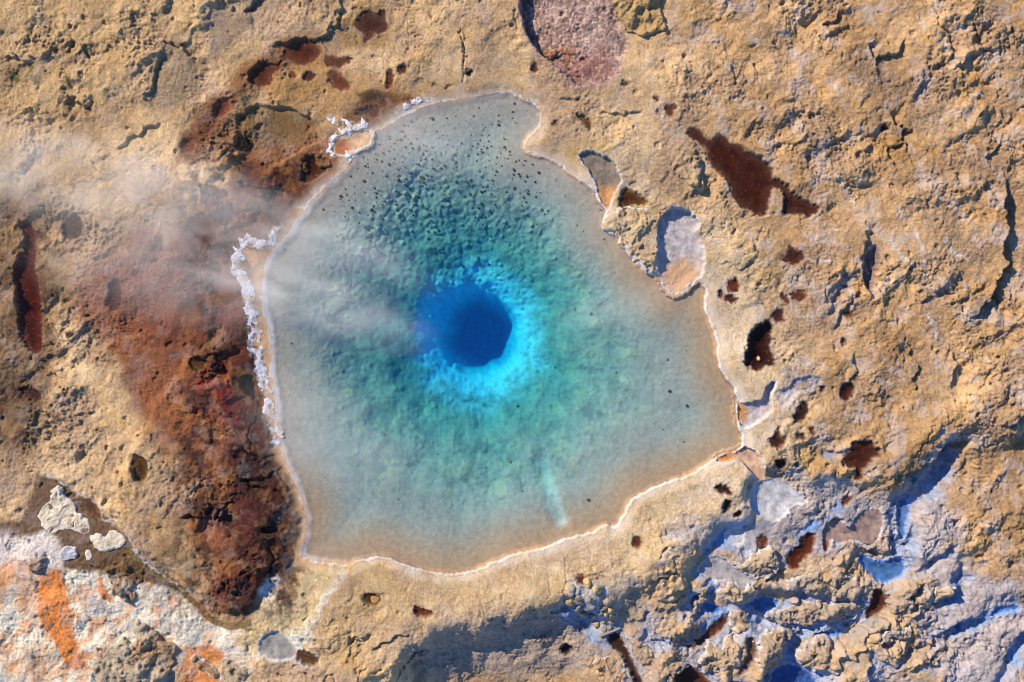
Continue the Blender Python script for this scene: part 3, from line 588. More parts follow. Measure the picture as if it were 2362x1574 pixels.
# ------------------------------------------------------------------ colour of the ground
PAINT = [  # outline, seen colour, softness, strength, warp
 ([(-300,-300),(560,-300),(420,120),(230,330),(60,420),(-300,460)], (206,168,112), 90, .6, 60),
 ([(380,95),(420,100),(470,140),(455,200),(430,250),(380,265),(340,245),(350,190)], (150,128,98), 18, .7, 12),
 ([(472,40),(545,20),(600,-20),(640,0),(580,60),(540,110),(480,120)], (146,126,106), 16, .7, 12),
 ([(150,240),(230,240),(240,310),(190,330),(140,300)], (150,122,90), 24, .6, 16),
 ([(120,100),(205,110),(210,160),(120,170)], (150,120,80), 20, .5, 14),
 ([(0,130),(90,145),(80,190),(0,200)], (120,94,62), 24, .5, 16),
 ([(-60,460),(110,420),(130,640),(120,850),(110,1010),(60,1040),(-60,1010)], (116,86,58), 36, .65, 26),
 ([(0,800),(60,830),(110,880),(100,960),(40,1010),(-60,980)], (92,66,42), 26, .6, 22),
 ([(380,560),(450,480),(520,420),(640,380),(760,330),(800,300),(800,400),(700,500),(620,600),(604,720),(622,820),(640,1000),(690,1180),(690,1260),(600,1400),(520,1430),(470,1280),(430,1200),(450,1080),(360,1010),(300,900),(250,800),(190,700),(230,610)], (146,82,42), 40, .95, 36),
 ([(160,640),(420,560),(560,560),(600,620),(540,680),(400,700),(300,720),(180,770)], (152,104,84), 40, .6, 30),
 ([(430,500),(520,440),(560,560),(590,640),(560,700),(470,640),(420,580)], (116,52,36), 30, .75, 24),
 ([(520,640),(600,600),(600,760),(620,860),(640,1000),(690,1180),(690,1260),(610,1350),(580,1420),(500,1410),(560,1250),(470,1180),(540,1120),(560,1050),(480,960),(460,860),(480,740)], (104,40,22), 26, .95, 30),
 ([(470,880),(530,860),(600,920),(560,980),(500,970)], (138,34,30), 20, .8, 16),
 ([(300,520),(420,520),(560,500),(640,470),(700,470),(600,600),(560,720),(540,860),(420,840),(300,760),(250,680)], (136,66,40), 50, .55, 40),
 ([(540,1020),(640,1010),(690,1160),(696,1240),(640,1320),(600,1400),(520,1420),(500,1330),(560,1200)], (92,34,24), 30, .6, 30),
 ([(555,600),(600,600),(600,760),(622,850),(600,960),(560,860),(545,720)], (124,58,32), 14, .7, 12),
 ([(560,1060),(640,1030),(660,1110),(600,1130),(540,1110)], (58,26,20), 16, .85, 12),
 ([(600,1150),(680,1140),(690,1240),(640,1300),(600,1250)], (82,38,24), 20, .7, 18),
 ([(560,1330),(604,1335),(600,1390),(560,1416),(525,1420),(530,1380)], (62,28,18), 12, .8, 10),
 ([(530,300),(620,240),(740,295),(800,310),(790,390),(700,470),(600,480),(530,400)], (148,92,56), 26, .8, 18),
 ([(545,270),(600,240),(690,265),(735,300),(660,330),(560,330)], (128,100,58), 18, .8, 12),
 ([(530,390),(640,370),(700,420),(640,500),(560,480)], (86,36,26), 24, .85, 18),
 ([(620,420),(720,410),(760,420),(700,490),(620,580),(560,560)], (98,48,28), 24, .8, 18),
 ([(545,560),(625,570),(600,640),(606,780),(620,880),(634,980),(606,930),(580,800),(560,660)], (134,80,44), 8, .85, 6),
 ([(400,300),(470,250),(560,190),(640,140),(690,90),(780,60),(780,110),(640,210),(560,260),(500,310),(440,380)], (152,116,70), 26, .45, 20),
 ([(560,190),(700,100),(830,170),(930,190),(1100,215),(1000,232),(870,280),(780,310),(640,250)], (182,134,74), 26, .7, 22),
 ([(770,60),(830,20),(880,10),(910,60),(890,110),(760,110)], (150,116,70), 14, .7, 12),
 ([(820,238),(900,212),(1000,222),(1070,226),(1000,236),(930,262),(860,296),(800,300),(780,285)], (118,72,34), 8, .9, 8),
 ([(825,215),(855,210),(895,215),(880,245),(840,238)], (50,30,14), 6, .8, 8),
 ([(770,300),(850,290),(840,300),(790,312),(762,340),(758,310)], (134,82,54), 8, .8, 6),
 (PINK, (182,150,138), 9, .88, 8),
 ([(700,84),(730,100),(640,170),(570,215),(500,300),(450,380),(400,390),(420,320),(480,240),(560,165),(640,100)], (138,84,48), 14, .75, 14),
 ([(545,232),(500,230),(470,290),(430,330),(440,380),(500,400),(540,330)], (116,62,38), 16, .6, 16),
 ([(1196,-60),(1205,60),(1243,130),(1225,60),(1222,-60)], (150,104,102), 12, .6, 6),
 ([(1245,130),(1340,125),(1400,120),(1430,160),(1380,205),(1330,200),(1280,165)], (166,112,98), 16, .7, 14),
 ([(1410,-40),(1500,-40),(1530,60),(1530,90),(1450,80)], (196,158,100), 16, .6, 6),
 (GRPIT, (140,118,112), 6, .9, 4),
 ([(2230,690),(2270,690),(2290,720),(2230,760),(2210,750)], (140,124,112), 12, .7, 10),
 ([(1630,560),(1700,540),(1780,640),(1720,720),(1650,760),(1640,640)], (222,194,150), 40, .5, 30),
 ([(1450,1140),(1640,1080),(1720,1090),(1640,1220),(1500,1300),(1400,1330),(1300,1260)], (222,190,142), 40, .55, 30),
 ([(760,1380),(900,1320),(1200,1290),(1280,1340),(1050,1400),(900,1440),(780,1520),(730,1500)], (212,176,122), 30, .6, 24),
 ([(990,1440),(1290,1400),(1400,1480),(1330,1574),(1000,1574),(930,1510)], (176,162,150), 26, .65, 18),
 ([(1330,1400),(1440,1440),(1560,1450),(1600,1400),(1500,1380),(1400,1350)], (172,158,142), 26, .6, 22),
 ([(1320,1330),(1400,1340),(1432,1455),(1384,1470),(1310,1400)], (188,190,192), 10, .7, 6),
 ([(1440,1340),(1560,1250),(1640,1200),(1690,1200),(1660,1260),(1610,1310),(1560,1380)], (170,168,168), 20, .6, 14),
 # lower left mats
 ([(90,1098),(150,1108),(220,1170),(262,1200),(300,1222),(345,1290),(430,1356),(485,1400),(470,1412),(400,1360),(330,1335),(250,1310),(160,1312),(145,1240),(60,1246),(-40,1246),(-40,1214),(60,1200),(70,1150)], (110,80,54), 6, .92, 9),
 ([(-60,1250),(60,1236),(110,1222),(150,1250),(160,1312),(250,1318),(330,1340),(430,1372),(492,1432),(588,1442),(610,1400),(606,1350),(660,1310),(700,1288),(804,1302),(765,1370),(722,1440),(700,1510),(560,1514),(520,1510),(440,1514),(410,1545),(380,1600),(-60,1600)], (254,242,212), 8, .97, 9),
 ([(-60,1240),(100,1230),(150,1262),(140,1310),(60,1330),(-60,1330)], (236,216,208), 22, .7, 20),
 ([(560,1446),(620,1376),(690,1292),(804,1304),(755,1380),(700,1460),(640,1455),(600,1500),(540,1490)], (226,190,124), 16, .85, 20),
 ([(600,1420),(660,1350),(720,1320),(740,1350),(690,1420),(640,1440)], (196,178,142), 18, .5, 24),
 ([(440,1460),(490,1440),(480,1500),(420,1540),(400,1510)], (178,172,160), 16, .6, 14),
 ([(196,1340),(226,1345),(240,1390),(258,1420),(225,1420),(205,1390)], (196,200,196), 10, .7, 10),
 ([(608,1352),(655,1316),(660,1340),(630,1365),(608,1375)], (222,216,216), 6, .9, 5),
 ([(100,1312),(150,1310),(162,1350),(170,1440),(186,1490),(208,1505),(204,1540),(165,1552),(135,1500),(104,1450),(90,1380)], (240,140,52), 9, .97, 12),
 ([(-40,1316),(95,1316),(100,1430),(60,1400),(-40,1360)], (234,168,108), 22, .65, 30),
 ([(40,1500),(110,1480),(150,1560),(90,1574),(30,1550)], (236,176,110), 18, .55, 26),
 ([(238,1326),(262,1368),(265,1386),(244,1378),(230,1350)], (232,140,66), 5, .95, 5),
 ([(205,1425),(256,1428),(240,1445),(220,1462)], (232,150,88), 8, .8, 10),
 ([(425,1600),(424,1535),(440,1490),(480,1482),(516,1502),(512,1520),(492,1532),(505,1552),(512,1600)], (232,142,70), 7, .95, 6),
 ([(470,1380),(490,1405),(492,1432),(478,1430),(462,1395)], (236,186,146), 6, .8, 5),
 ([(690,1180),(708,1200),(704,1250),(692,1288),(650,1320),(665,1290),(690,1240)], (236,190,140), 6, .9, 5),
 # thin mineral fringe of the spring
 ([(560,575),(625,580),(604,640),(606,740),(622,800),(610,860),(592,800),(590,700),(588,630)], (234,176,118), 7, .85, 5),
 ([(800,1306),(830,1293),(886,1286),(920,1298),(935,1312),(900,1310),(870,1296),(830,1304),(790,1330)], (240,190,120), 5, .85, 3),
 # south-east: crusts of white sinter, the large one with blue-grey shade painted in
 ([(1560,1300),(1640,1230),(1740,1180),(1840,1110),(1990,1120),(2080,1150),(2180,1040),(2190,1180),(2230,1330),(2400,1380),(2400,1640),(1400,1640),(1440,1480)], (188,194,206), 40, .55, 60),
 ([(1640,1120),(1740,1100),(1730,1190),(1660,1215)], (214,198,176), 20, .4, 20),
]
GREENS = [(70,72,9),(38,180,16),(85,185,14),(160,190,10),(330,345,8),(1965,620,4),(2050,690,7),(335,1104,8),(205,15,8),(75,160,10),(250,215,10),(2250,30,10),(135,140,8)]

def ground_color(u, v, sd, A, br, fine):
    sh = u.shape; n = u.size
    m = sst(1350, 1800, u + 120 * NCOL(u, v))[..., None]
    col = C(216, 178, 128) * (1 - m) + C(208, 165, 114) * m
    ap = (sst(260, 40, sd) * sst(1000, 1250, u + 0.5 * (v - 787)))[..., None] * .75
    col = col * (1 - ap) + C(226, 198, 156) * ap
    c1 = NCOL(u, v)[..., None]; c2 = NCOL2(u, v)[..., None]
    col = col * (1 + 0.30 * c1 * np.array([.8, .95, 1.15], f32) + 0.22 * c2)
    yel = np.clip(NCOL2(u + 700, v + 300) - .15, 0, .6)[..., None]
    col = col * (1 - yel * np.array([.02, .12, .45], f32))
    gry = (.62 * sst(.0, .3, NGR(u, v)))[..., None]
    col = col * (1 - gry) + C(180, 148, 116) * gry
    col = col.reshape(n, 3)
    for poly, c, soft, st, wp in PAINT:
        idx, q = masked_poly(poly, u, v, soft * 1.2, wp, 2.0)
        if len(idx):
            a = (sst(soft, -soft, q) * st)[:, None].astype(f32)
            col[idx] = col[idx] * (1 - a) + C(*c) * a
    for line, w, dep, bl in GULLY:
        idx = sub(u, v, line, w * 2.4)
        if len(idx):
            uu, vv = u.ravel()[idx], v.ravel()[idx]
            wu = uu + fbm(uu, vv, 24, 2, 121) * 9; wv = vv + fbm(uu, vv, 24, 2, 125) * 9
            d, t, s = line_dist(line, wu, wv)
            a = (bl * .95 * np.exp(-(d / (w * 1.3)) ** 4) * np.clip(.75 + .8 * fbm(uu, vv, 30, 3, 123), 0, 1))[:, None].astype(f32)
            col[idx] = col[idx] * (1 - a) + C(118, 172, 224) * a  # white sinter tinted with the blue of the shade in the gullies
    idx = sub(u, v, FLOW, 20)
    if len(idx):
        d, t, s = line_dist(FLOW, *warp(u.ravel()[idx], v.ravel()[idx], 5))
        a = (.9 * sst(11, 6, d))[:, None].astype(f32); col[idx] = col[idx] * (1 - a) + C(128, 98, 34) * a
    for (x, y, r) in GREENS:
        idx = sub(u, v, [(x, y)], r * 2)
        if len(idx):
            d = np.hypot(u.ravel()[idx] - x, v.ravel()[idx] - y) + fbm(u.ravel()[idx], v.ravel()[idx], 8, 2, 301) * r * .6
            a = (.75 * sst(r, r * .4, d))[:, None].astype(f32); col[idx] = col[idx] * (1 - a) + C(96, 92, 30) * a
    for line in VEINS:
        idx = sub(u, v, line, 16)
        if len(idx):
            uu, vv = u.ravel()[idx], v.ravel()[idx]
            d, t, s = line_dist(line, uu + fbm(uu, vv, 16, 3, 127) * 7, vv + fbm(uu, vv, 16, 3, 129) * 7)
            a = (.8 * sst(5.5, 1, d) * (.6 + .6 * fbm(uu, vv, 14, 2, 139)))[:, None]; a = np.clip(a, 0, 1); col[idx] = col[idx] * (1 - a) + C(236, 228, 220) * a
    idx, q = masked_poly(PINK, u, v, 4, 4, 2.0)
    if len(idx):
        a = sst(2, -6, q)[:, None]; wd, wr = worley(u.ravel()[idx], v.ravel()[idx], 7.5, 19)
        col[idx] = col[idx] * (1 - a + a * (.55 + .9 * wr[:, None] ** 1.3 * np.array([1.05, 1.0, .95], f32)))
    # dark biofilm mottles of the red mound and the western crags
    uf, vf = u.ravel(), v.ravel()
    zone = sst(760, 660, uf) * sst(330, 480, uf) * sst(280, 420, vf) * sst(1440, 1380, vf) + .7 * sst(200, 110, uf) * sst(420, 520, vf) * sst(1100, 1000, vf)
    dk = (np.clip(zone, 0, 1) * .9 * sst(-.08, .42, fbm(uf, vf, 70, 4, 351, .6)))[:, None]
    col = col * (1 - dk) + C(66, 26, 20) * dk
    st_ = (sst(150, 15, sd.ravel()) * sst(730, 690, uf) * sst(820, 1000, vf) * sst(1440, 1400, vf) * (.55 + .4 * fbm(uf, vf, 40, 3, 357)))[:, None]; st_ = np.clip(st_, 0, .85)
    st_ = st_ * sst(.42, .30, col[:, :1])
    col = col * (1 - st_) + C(58, 22, 18) * st_
    gd = (np.clip(zone, 0, 1) * .3 * sst(.1, .5, fbm(uf, vf, 60, 4, 361, .6)))[:, None]
    col = col * (1 - gd) + C(186, 128, 66) * gd
    # mats of the outflow: rust, cream and grey patches
    zm = sst(1262, 1310, vf - .05 * uf) * sst(640, 480, uf)
    om = (zm * .6 * sst(-.02, .5, fbm((uf * .5 - vf * .86) / 2.0, uf * .86 + vf * .5, 44, 5, 371, .65)) * sst(.28, .42, col[:, 0]))[:, None]
    col = col * (1 - om) + C(244, 156, 74) * om
    gm = (zm * .4 * sst(.1, .5, fbm(uf, vf, 52, 4, 381, .6)) * sst(.28, .42, col[:, 0]))[:, None]
    col = col * (1 - gm) + C(176, 164, 152) * gm
    # plates of the south-eastern crust: golden tops, low white sinter with blue shade painted into its colour
    if fine is not None:
        t = br_field(u, v).ravel(); brf = np.clip(br.ravel() if np.ndim(br) else br, 0, 1)
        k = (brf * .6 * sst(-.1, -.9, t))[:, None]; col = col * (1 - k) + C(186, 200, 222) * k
        k = (brf * .75 * sst(-.1, .6, t))[:, None]; col = col * (1 - k) + C(220, 176, 112) * k
    # fine mineral mottling
    uf, vf = u.ravel(), v.ravel()
    n2 = fbm(uf, vf, 14, 3, 311, .6)[:, None]
    n3 = perlin(uf / 4.6, vf / 4.6, 331)[:, None]
    col = col * (1 + 0.16 * n2 + 0.26 * n3)
    gap = sst(.15, .6, fbm(uf, vf, 20, 3, 341, .6) + .2 * NGR(uf, vf))[:, None] * .35
    col = col * (1 - gap * np.array([.35, .42, .45], f32))
    wp_ = (sst(.12, .55, fbm(uf, vf, 58, 4, 325, .6)) * (.12 + .28 * sst(1300, 1800, uf)))[:, None]
    col = col * (1 - wp_) + C(222, 204, 190) * wp_
    spk = sst(.55, .95, fbm(uf, vf, 11, 2, 321) + .25 * NCOL2(uf, vf))[:, None] * (0.15 + .25 * sst(1400, 1900, uf))[:, None]
    col = col * (1 - spk) + C(226, 214, 200) * spk
    return np.clip(col, .004, .85)

# ------------------------------------------------------------------ object helpers
def tag(o, label=None, cat=None, group=None, kind=None):
    if label: o['label'] = label
    if cat: o['category'] = cat
    if group: o['group'] = group
    if kind: o['kind'] = kind
    return o

def X(u): return (np.asarray(u) - CU) / S
def Y(v): return (CV - np.asarray(v)) / S

def mesh_np(name, co, quads, mat, col=None, wet=None, smooth=True):
    me = bpy.data.meshes.new(name)
    nv, nq = len(co), len(quads)
    me.vertices.add(nv); me.vertices.foreach_set('co', np.ascontiguousarray(co, f32).ravel())
    me.loops.add(nq * 4); me.loops.foreach_set('vertex_index', np.ascontiguousarray(quads, np.int32).ravel())
    me.polygons.add(nq)
    me.polygons.foreach_set('loop_start', np.arange(0, nq * 4, 4, dtype=np.int32))
    me.polygons.foreach_set('loop_total', np.full(nq, 4, np.int32))
    if smooth: me.polygons.foreach_set('use_smooth', np.ones(nq, bool))
    me.update(calc_edges=True)
    if col is not None:
        a = me.attributes.new('tint', 'FLOAT_COLOR', 'POINT')
        w = np.ones((nv, 4), f32); w[:, :3] = col
        if wet is not None: w[:, 3] = wet
        a.data.foreach_set('color', w.ravel())
    me.materials.append(mat)
    o = bpy.data.objects.new(name, me); COL.objects.link(o)
    return o

def grid_quads(ny, nx, keep=None):
    i = np.arange(ny * nx, dtype=np.int32).reshape(ny, nx)
    q = np.stack([i[:-1, :-1], i[1:, :-1], i[1:, 1:], i[:-1, 1:]], -1).reshape(-1, 4)
    if keep is not None:
        k = keep[:-1, :-1] & keep[1:, :-1] & keep[1:, 1:] & keep[:-1, 1:]
        q = q[k.ravel()]
    return q

def compact(co, q, *attrs):
    used = np.unique(q); m = np.zeros(len(co), np.int32); m[used] = np.arange(len(used))
    return (co[used], m[q]) + tuple(a[used] for a in attrs)

# ------------------------------------------------------------------ materials
def new_mat(name):
    m = bpy.data.materials.new(name); m.use_nodes = True
    nt = m.node_tree; nt.nodes.clear()
    out = nt.nodes.new('ShaderNodeOutputMaterial')
    return m, nt, out

def crust_mat(name, bump=0.5, grain=26.0, wetlook=True):
    m, nt, out = new_mat(name); N = nt.nodes; L = nt.links
    b = N.new('ShaderNodeBsdfPrincipled'); L.new(b.outputs[0], out.inputs[0])
    at = N.new('ShaderNodeAttribute'); at.attribute_name = 'tint'
    tc = N.new('ShaderNodeTexCoord')
    n1 = N.new('ShaderNodeTexNoise'); n1.inputs['Scale'].default_value = grain; n1.inputs['Detail'].default_value = 5; n1.inputs['Roughness'].default_value = .65
    n2 = N.new('ShaderNodeTexNoise'); n2.inputs['Scale'].default_value = grain * 3.1; n2.inputs['Detail'].default_value = 3
    L.new(tc.outputs['Object'], n1.inputs['Vector']); L.new(tc.outputs['Object'], n2.inputs['Vector'])
    mr = N.new('ShaderNodeMapRange'); mr.inputs[1].default_value = .3; mr.inputs[2].default_value = .7; mr.inputs[3].default_value = .80; mr.inputs[4].default_value = 1.2
    L.new(n2.outputs['Fac'], mr.inputs[0])
    mx = N.new('ShaderNodeMix'); mx.data_type = 'RGBA'; mx.blend_type = 'MULTIPLY'; mx.inputs[0].default_value = 1
    L.new(at.outputs['Color'], mx.inputs[6]); L.new(mr.outputs[0], mx.inputs[7])
    L.new(mx.outputs[2], b.inputs['Base Color'])
    rg = N.new('ShaderNodeMapRange'); rg.inputs[3].default_value = .9; rg.inputs[4].default_value = .32
    inv = N.new('ShaderNodeMath'); inv.operation = 'SUBTRACT'; inv.inputs[0].default_value = 1.0
    L.new(at.outputs['Alpha'], inv.inputs[1]); L.new(inv.outputs[0], rg.inputs[0]); L.new(rg.outputs[0], b.inputs['Roughness'])
    b.inputs['Specular IOR Level'].default_value = .3
    bp = N.new('ShaderNodeBump'); bp.inputs['Strength'].default_value = bump; bp.inputs['Distance'].default_value = .03
    ad = N.new('ShaderNodeMath'); ad.operation = 'ADD'; L.new(n1.outputs['Fac'], ad.inputs[0])
    ml = N.new('ShaderNodeMath'); ml.operation = 'MULTIPLY'; ml.inputs[1].default_value = .45; L.new(n2.outputs['Fac'], ml.inputs[0]); L.new(ml.outputs[0], ad.inputs[1])
    L.new(ad.outputs[0], bp.inputs['Height']); L.new(bp.outputs[0], b.inputs['Normal'])
    return m

def water_mat(name, absorb, dens, ripple=0.02, rscale=9.0, scatter=None, sdens=0.0):
    """clear water: Fresnel mirror over a clear interface, colour only from absorption along the path"""
    m, nt, out = new_mat(name); N = nt.nodes; L = nt.links
    tr = N.new('ShaderNodeBsdfTransparent'); gl = N.new('ShaderNodeBsdfGlossy'); gl.inputs['Roughness'].default_value = .03
    fr = N.new('ShaderNodeFresnel'); fr.inputs[0].default_value = 1.33
    ge = N.new('ShaderNodeNewGeometry'); fb = N.new('ShaderNodeMath'); fb.operation = 'MULTIPLY_ADD'; fb.inputs[1].default_value = -1; fb.inputs[2].default_value = 1
    L.new(ge.outputs['Backfacing'], fb.inputs[0]); ff = N.new('ShaderNodeMath'); ff.operation = 'MULTIPLY'; L.new(fr.outputs[0], ff.inputs[0]); L.new(fb.outputs[0], ff.inputs[1])   # no total reflection: the interface does not bend rays
    mx = N.new('ShaderNodeMixShader'); L.new(ff.outputs[0], mx.inputs[0]); L.new(tr.outputs[0], mx.inputs[1]); L.new(gl.outputs[0], mx.inputs[2])
    L.new(mx.outputs[0], out.inputs['Surface'])
    tc = N.new('ShaderNodeTexCoord'); nz = N.new('ShaderNodeTexNoise'); nz.inputs['Scale'].default_value = rscale; nz.inputs['Detail'].default_value = 3
    L.new(tc.outputs['Object'], nz.inputs['Vector'])
    bp = N.new('ShaderNodeBump'); bp.inputs['Strength'].default_value = 1; bp.inputs['Distance'].default_value = ripple
    L.new(nz.outputs['Fac'], bp.inputs['Height']); L.new(bp.outputs[0], gl.inputs['Normal']); L.new(bp.outputs[0], fr.inputs['Normal'])
    va = N.new('ShaderNodeVolumeAbsorption'); va.inputs['Color'].default_value = (*absorb, 1); va.inputs['Density'].default_value = dens
    if scatter:
        vsn = N.new('ShaderNodeVolumeScatter'); vsn.inputs['Color'].default_value = (*scatter, 1); vsn.inputs['Density'].default_value = sdens
        ad = N.new('ShaderNodeAddShader'); L.new(va.outputs[0], ad.inputs[0]); L.new(vsn.outputs[0], ad.inputs[1]); L.new(ad.outputs[0], out.inputs['Volume'])
    else: L.new(va.outputs[0], out.inputs['Volume'])
    return m

M_GROUND = crust_mat('sinter_ground', 1.0, 30)
M_BED = crust_mat('pool_bed_sinter', .35, 30)
M_ROCK = crust_mat('sinter_rock', 1.0, 30)
M_STONE = crust_mat('cobble_stone', .5, 34)
M_CRUST = crust_mat('white_crust', .6, 40)
# sigma = (1-colour)*density per metre
M_SPRING = water_mat('spring_water', (0.0, 0.85, 0.962), 1.15, .014, 7.0, (.06, .34, 1.0), .075)
M_SIDE = water_mat('milky_water', (.55, .68, .75), 1.2, .004, 8.0)
M_TEA = water_mat('tea_brown_water', (.80, .50, .15), 16.0, .006, 10.0)

# ------------------------------------------------------------------ the ground sheet
STEP = 2.0
core_u = np.arange(-60, 2362 + 61, STEP); core_v = np.arange(-60, 1574 + 61, STEP)
def ext(core):
    g = []; s = STEP; x = core[-1]
    while x < core[-1] + 9000: s = min(s * 1.16, 900); x += s; g.append(x - core[-1])
    g = np.array(g); return np.concatenate([core[0] - g[::-1], core, core[-1] + g])
gu, gv = ext(core_u).astype(f32), ext(core_v).astype(f32)
U, V = np.meshgrid(gu, gv)
SD = pool_sdf(U, V)
HB, A, BR = base_height(U, V, SD)
FH = fine_height(U, V, A, BR)
FH = FH - FH.mean()
# banks: the crust ends in a low ledge at the water
bank = sst(0, 26, SD)
rx_, ry_ = U - 1130, V - 770
left = sst(.25, -.25, (rx_ * TRAV[0] + ry_ * TRAV[1]) / (np.hypot(rx_, ry_) + 1)) * sst(1240, 1000, U + .2 * (V - 250))       # the north-western shore is almost flush
left = np.maximum(left, sst(760, 640, U))
lip = 0.005 + 0.025 * (1 - left) + 0.05 * sst(1150, 1400, U + 0.3 * (V - 787)) * (1 - left)
H = np.where(SD > 0, lip * sst(-1, 5, SD) + (np.maximum(HB + FH, .015 - .6 * sst(60, 200, SD)) - .02) * bank * (.35 + .65 * sst(10, 120, SD) * 1 + .0), 0).astype(f32)
far = SD > 120
H = np.where(far, HB + FH + lip - .02, H)
DEP = pool_depth(U, V, SD)
BF, LUMP, LR = bed_fine(U, V, SD, DEP)
inside = SD <= 0
H = np.where(inside, -DEP + BF + 0.03 * sst(-8 - 16 * left, 0, SD), H).astype(f32)
COLR = ground_color(U, V, SD, A, BR, FH)
WET = np.ones(U.size, f32)

# mineral fringe of the spring
sdr = SD.ravel(); uf, vf = U.ravel(), V.ravel()
for line, w in zip(FOAM, (15, 9, 11, 7, 6)):
    idx = sub(U, V, line, w * 2 + 12)
    d, t, _ = line_dist(line, uf[idx] + fbm(uf[idx], vf[idx], 22, 3, 601) * 9, vf[idx] + fbm(uf[idx], vf[idx], 22, 3, 605) * 9)
    a = np.clip(.75 * sst(w, w * .4, d) * (.55 + 1.2 * fbm(uf[idx], vf[idx], 16, 3, 641, .6)), 0, .85)[:, None]
    COLR[idx] = COLR[idx] * (1 - a) + C(226, 208, 190) * a
fr_n = fbm(uf, vf, 30, 2, 401)
lf_ = sst(780, 700, uf) * sst(440, 520, vf)
halo = np.clip(sst(36, 0, sdr) * (sdr > 0) * (.55 + .3 * lf_ + .55 * fbm(uf, vf, 46, 3, 409)), 0, .92)[:, None]
hc = np.where((uf < 760)[:, None] & (vf > 480)[:, None], C(236, 188, 136)[None, :], C(238, 218, 190)[None, :])
COLR = COLR * (1 - halo) + hc * halo
wrim = 3.0 + 3.6 * fr_n + 2.6 * fbm(uf, vf, 9, 2, 405) + 1.6 * sst(1150, 1400, uf)
a = (np.clip(sst(wrim, wrim - 2.5, sdr) * (sdr > -2) * (.8 + .5 * fbm(uf, vf, 70, 2, 407)), 0, 1))[:, None]
COLR = COLR * (1 - a) + C(238, 228, 218) * a
H += ((0.016 * (1 - left)) * sst(8, 2, SD) * sst(-3, 0, SD) * (1 + fbm(U, V, 8, 2, 411))).astype(f32)
# bed colours
ins = np.nonzero(inside.ravel())[0]
dep = DEP.ravel()[ins][:, None]; ub, vb = uf[ins][:, None], vf[ins][:, None]; sb = -sdr[ins][:, None]
warm = np.clip(sst(1250, 1600, ub) + sst(1000, 1250, vb) + .2, 0, 1) * sst(120, 12, sb)
cb = C(172, 162, 148) * (1 - warm) + C(182, 146, 112) * warm
k = sst(.18, .6, dep); cb = cb * (1 - k) + C(170, 162, 142) * k
tl, tt_, _ = line_dist([(1240,1040),(1258,1110),(1275,1160),(1294,1200)], ub + 6 * fbm(ub, vb, 20, 2, 435), vb); k = .3 * sst(26, 6, tl) * sst(0, .5, tt_); cb = cb * (1 - k) + C(240, 244, 236) * k
k = sst(.72, 1.05, dep); cb = cb * (1 - k) + C(252, 252, 250) * k
k = .8 * sst(16, 3, sb) * sst(900, 620, ub); cb = cb * (1 - k) + C(232, 222, 214) * k
k = .55 * sst(9, 3, sb) * sst(.1, .5, fbm(ub[:, 0], vb[:, 0], 120, 2, 421)[:, None] + .25); cb = cb * (1 - k) + C(238, 180, 120) * k
cb = cb * (1 + .14 * fbm(uf[ins], vf[ins], 12, 3, 431)[:, None] + .10 * NCOL2(uf[ins], vf[ins])[:, None])
mt = np.clip(sst(.05, .6, fbm(uf[ins], vf[ins], 44, 4, 441, .6)) * .6 + .3 * fbm(uf[ins], vf[ins], 15, 3, 445, .6), 0, .75)[:, None] * sst(.1, .3, dep) * sst(1.2, .9, dep); cb = cb * (1 - mt) + C(204, 186, 146) * mt
mt = (sst(.1, .6, fbm(uf[ins] + 400, vf[ins], 60, 4, 447, .6)) * .4)[:, None] * sst(.1, .3, dep) * sst(1.2, .9, dep); cb = cb * (1 - mt) + C(112, 116, 108) * mt
tops = (np.clip(LUMP.ravel()[ins] - .55, 0, 1) * (LR.ravel()[ins] > .55))[:, None] * .9 * sst(.2, .5, dep); cb = cb * (1 - tops * .35)
COLR[ins] = np.clip(cb, .01, .85)

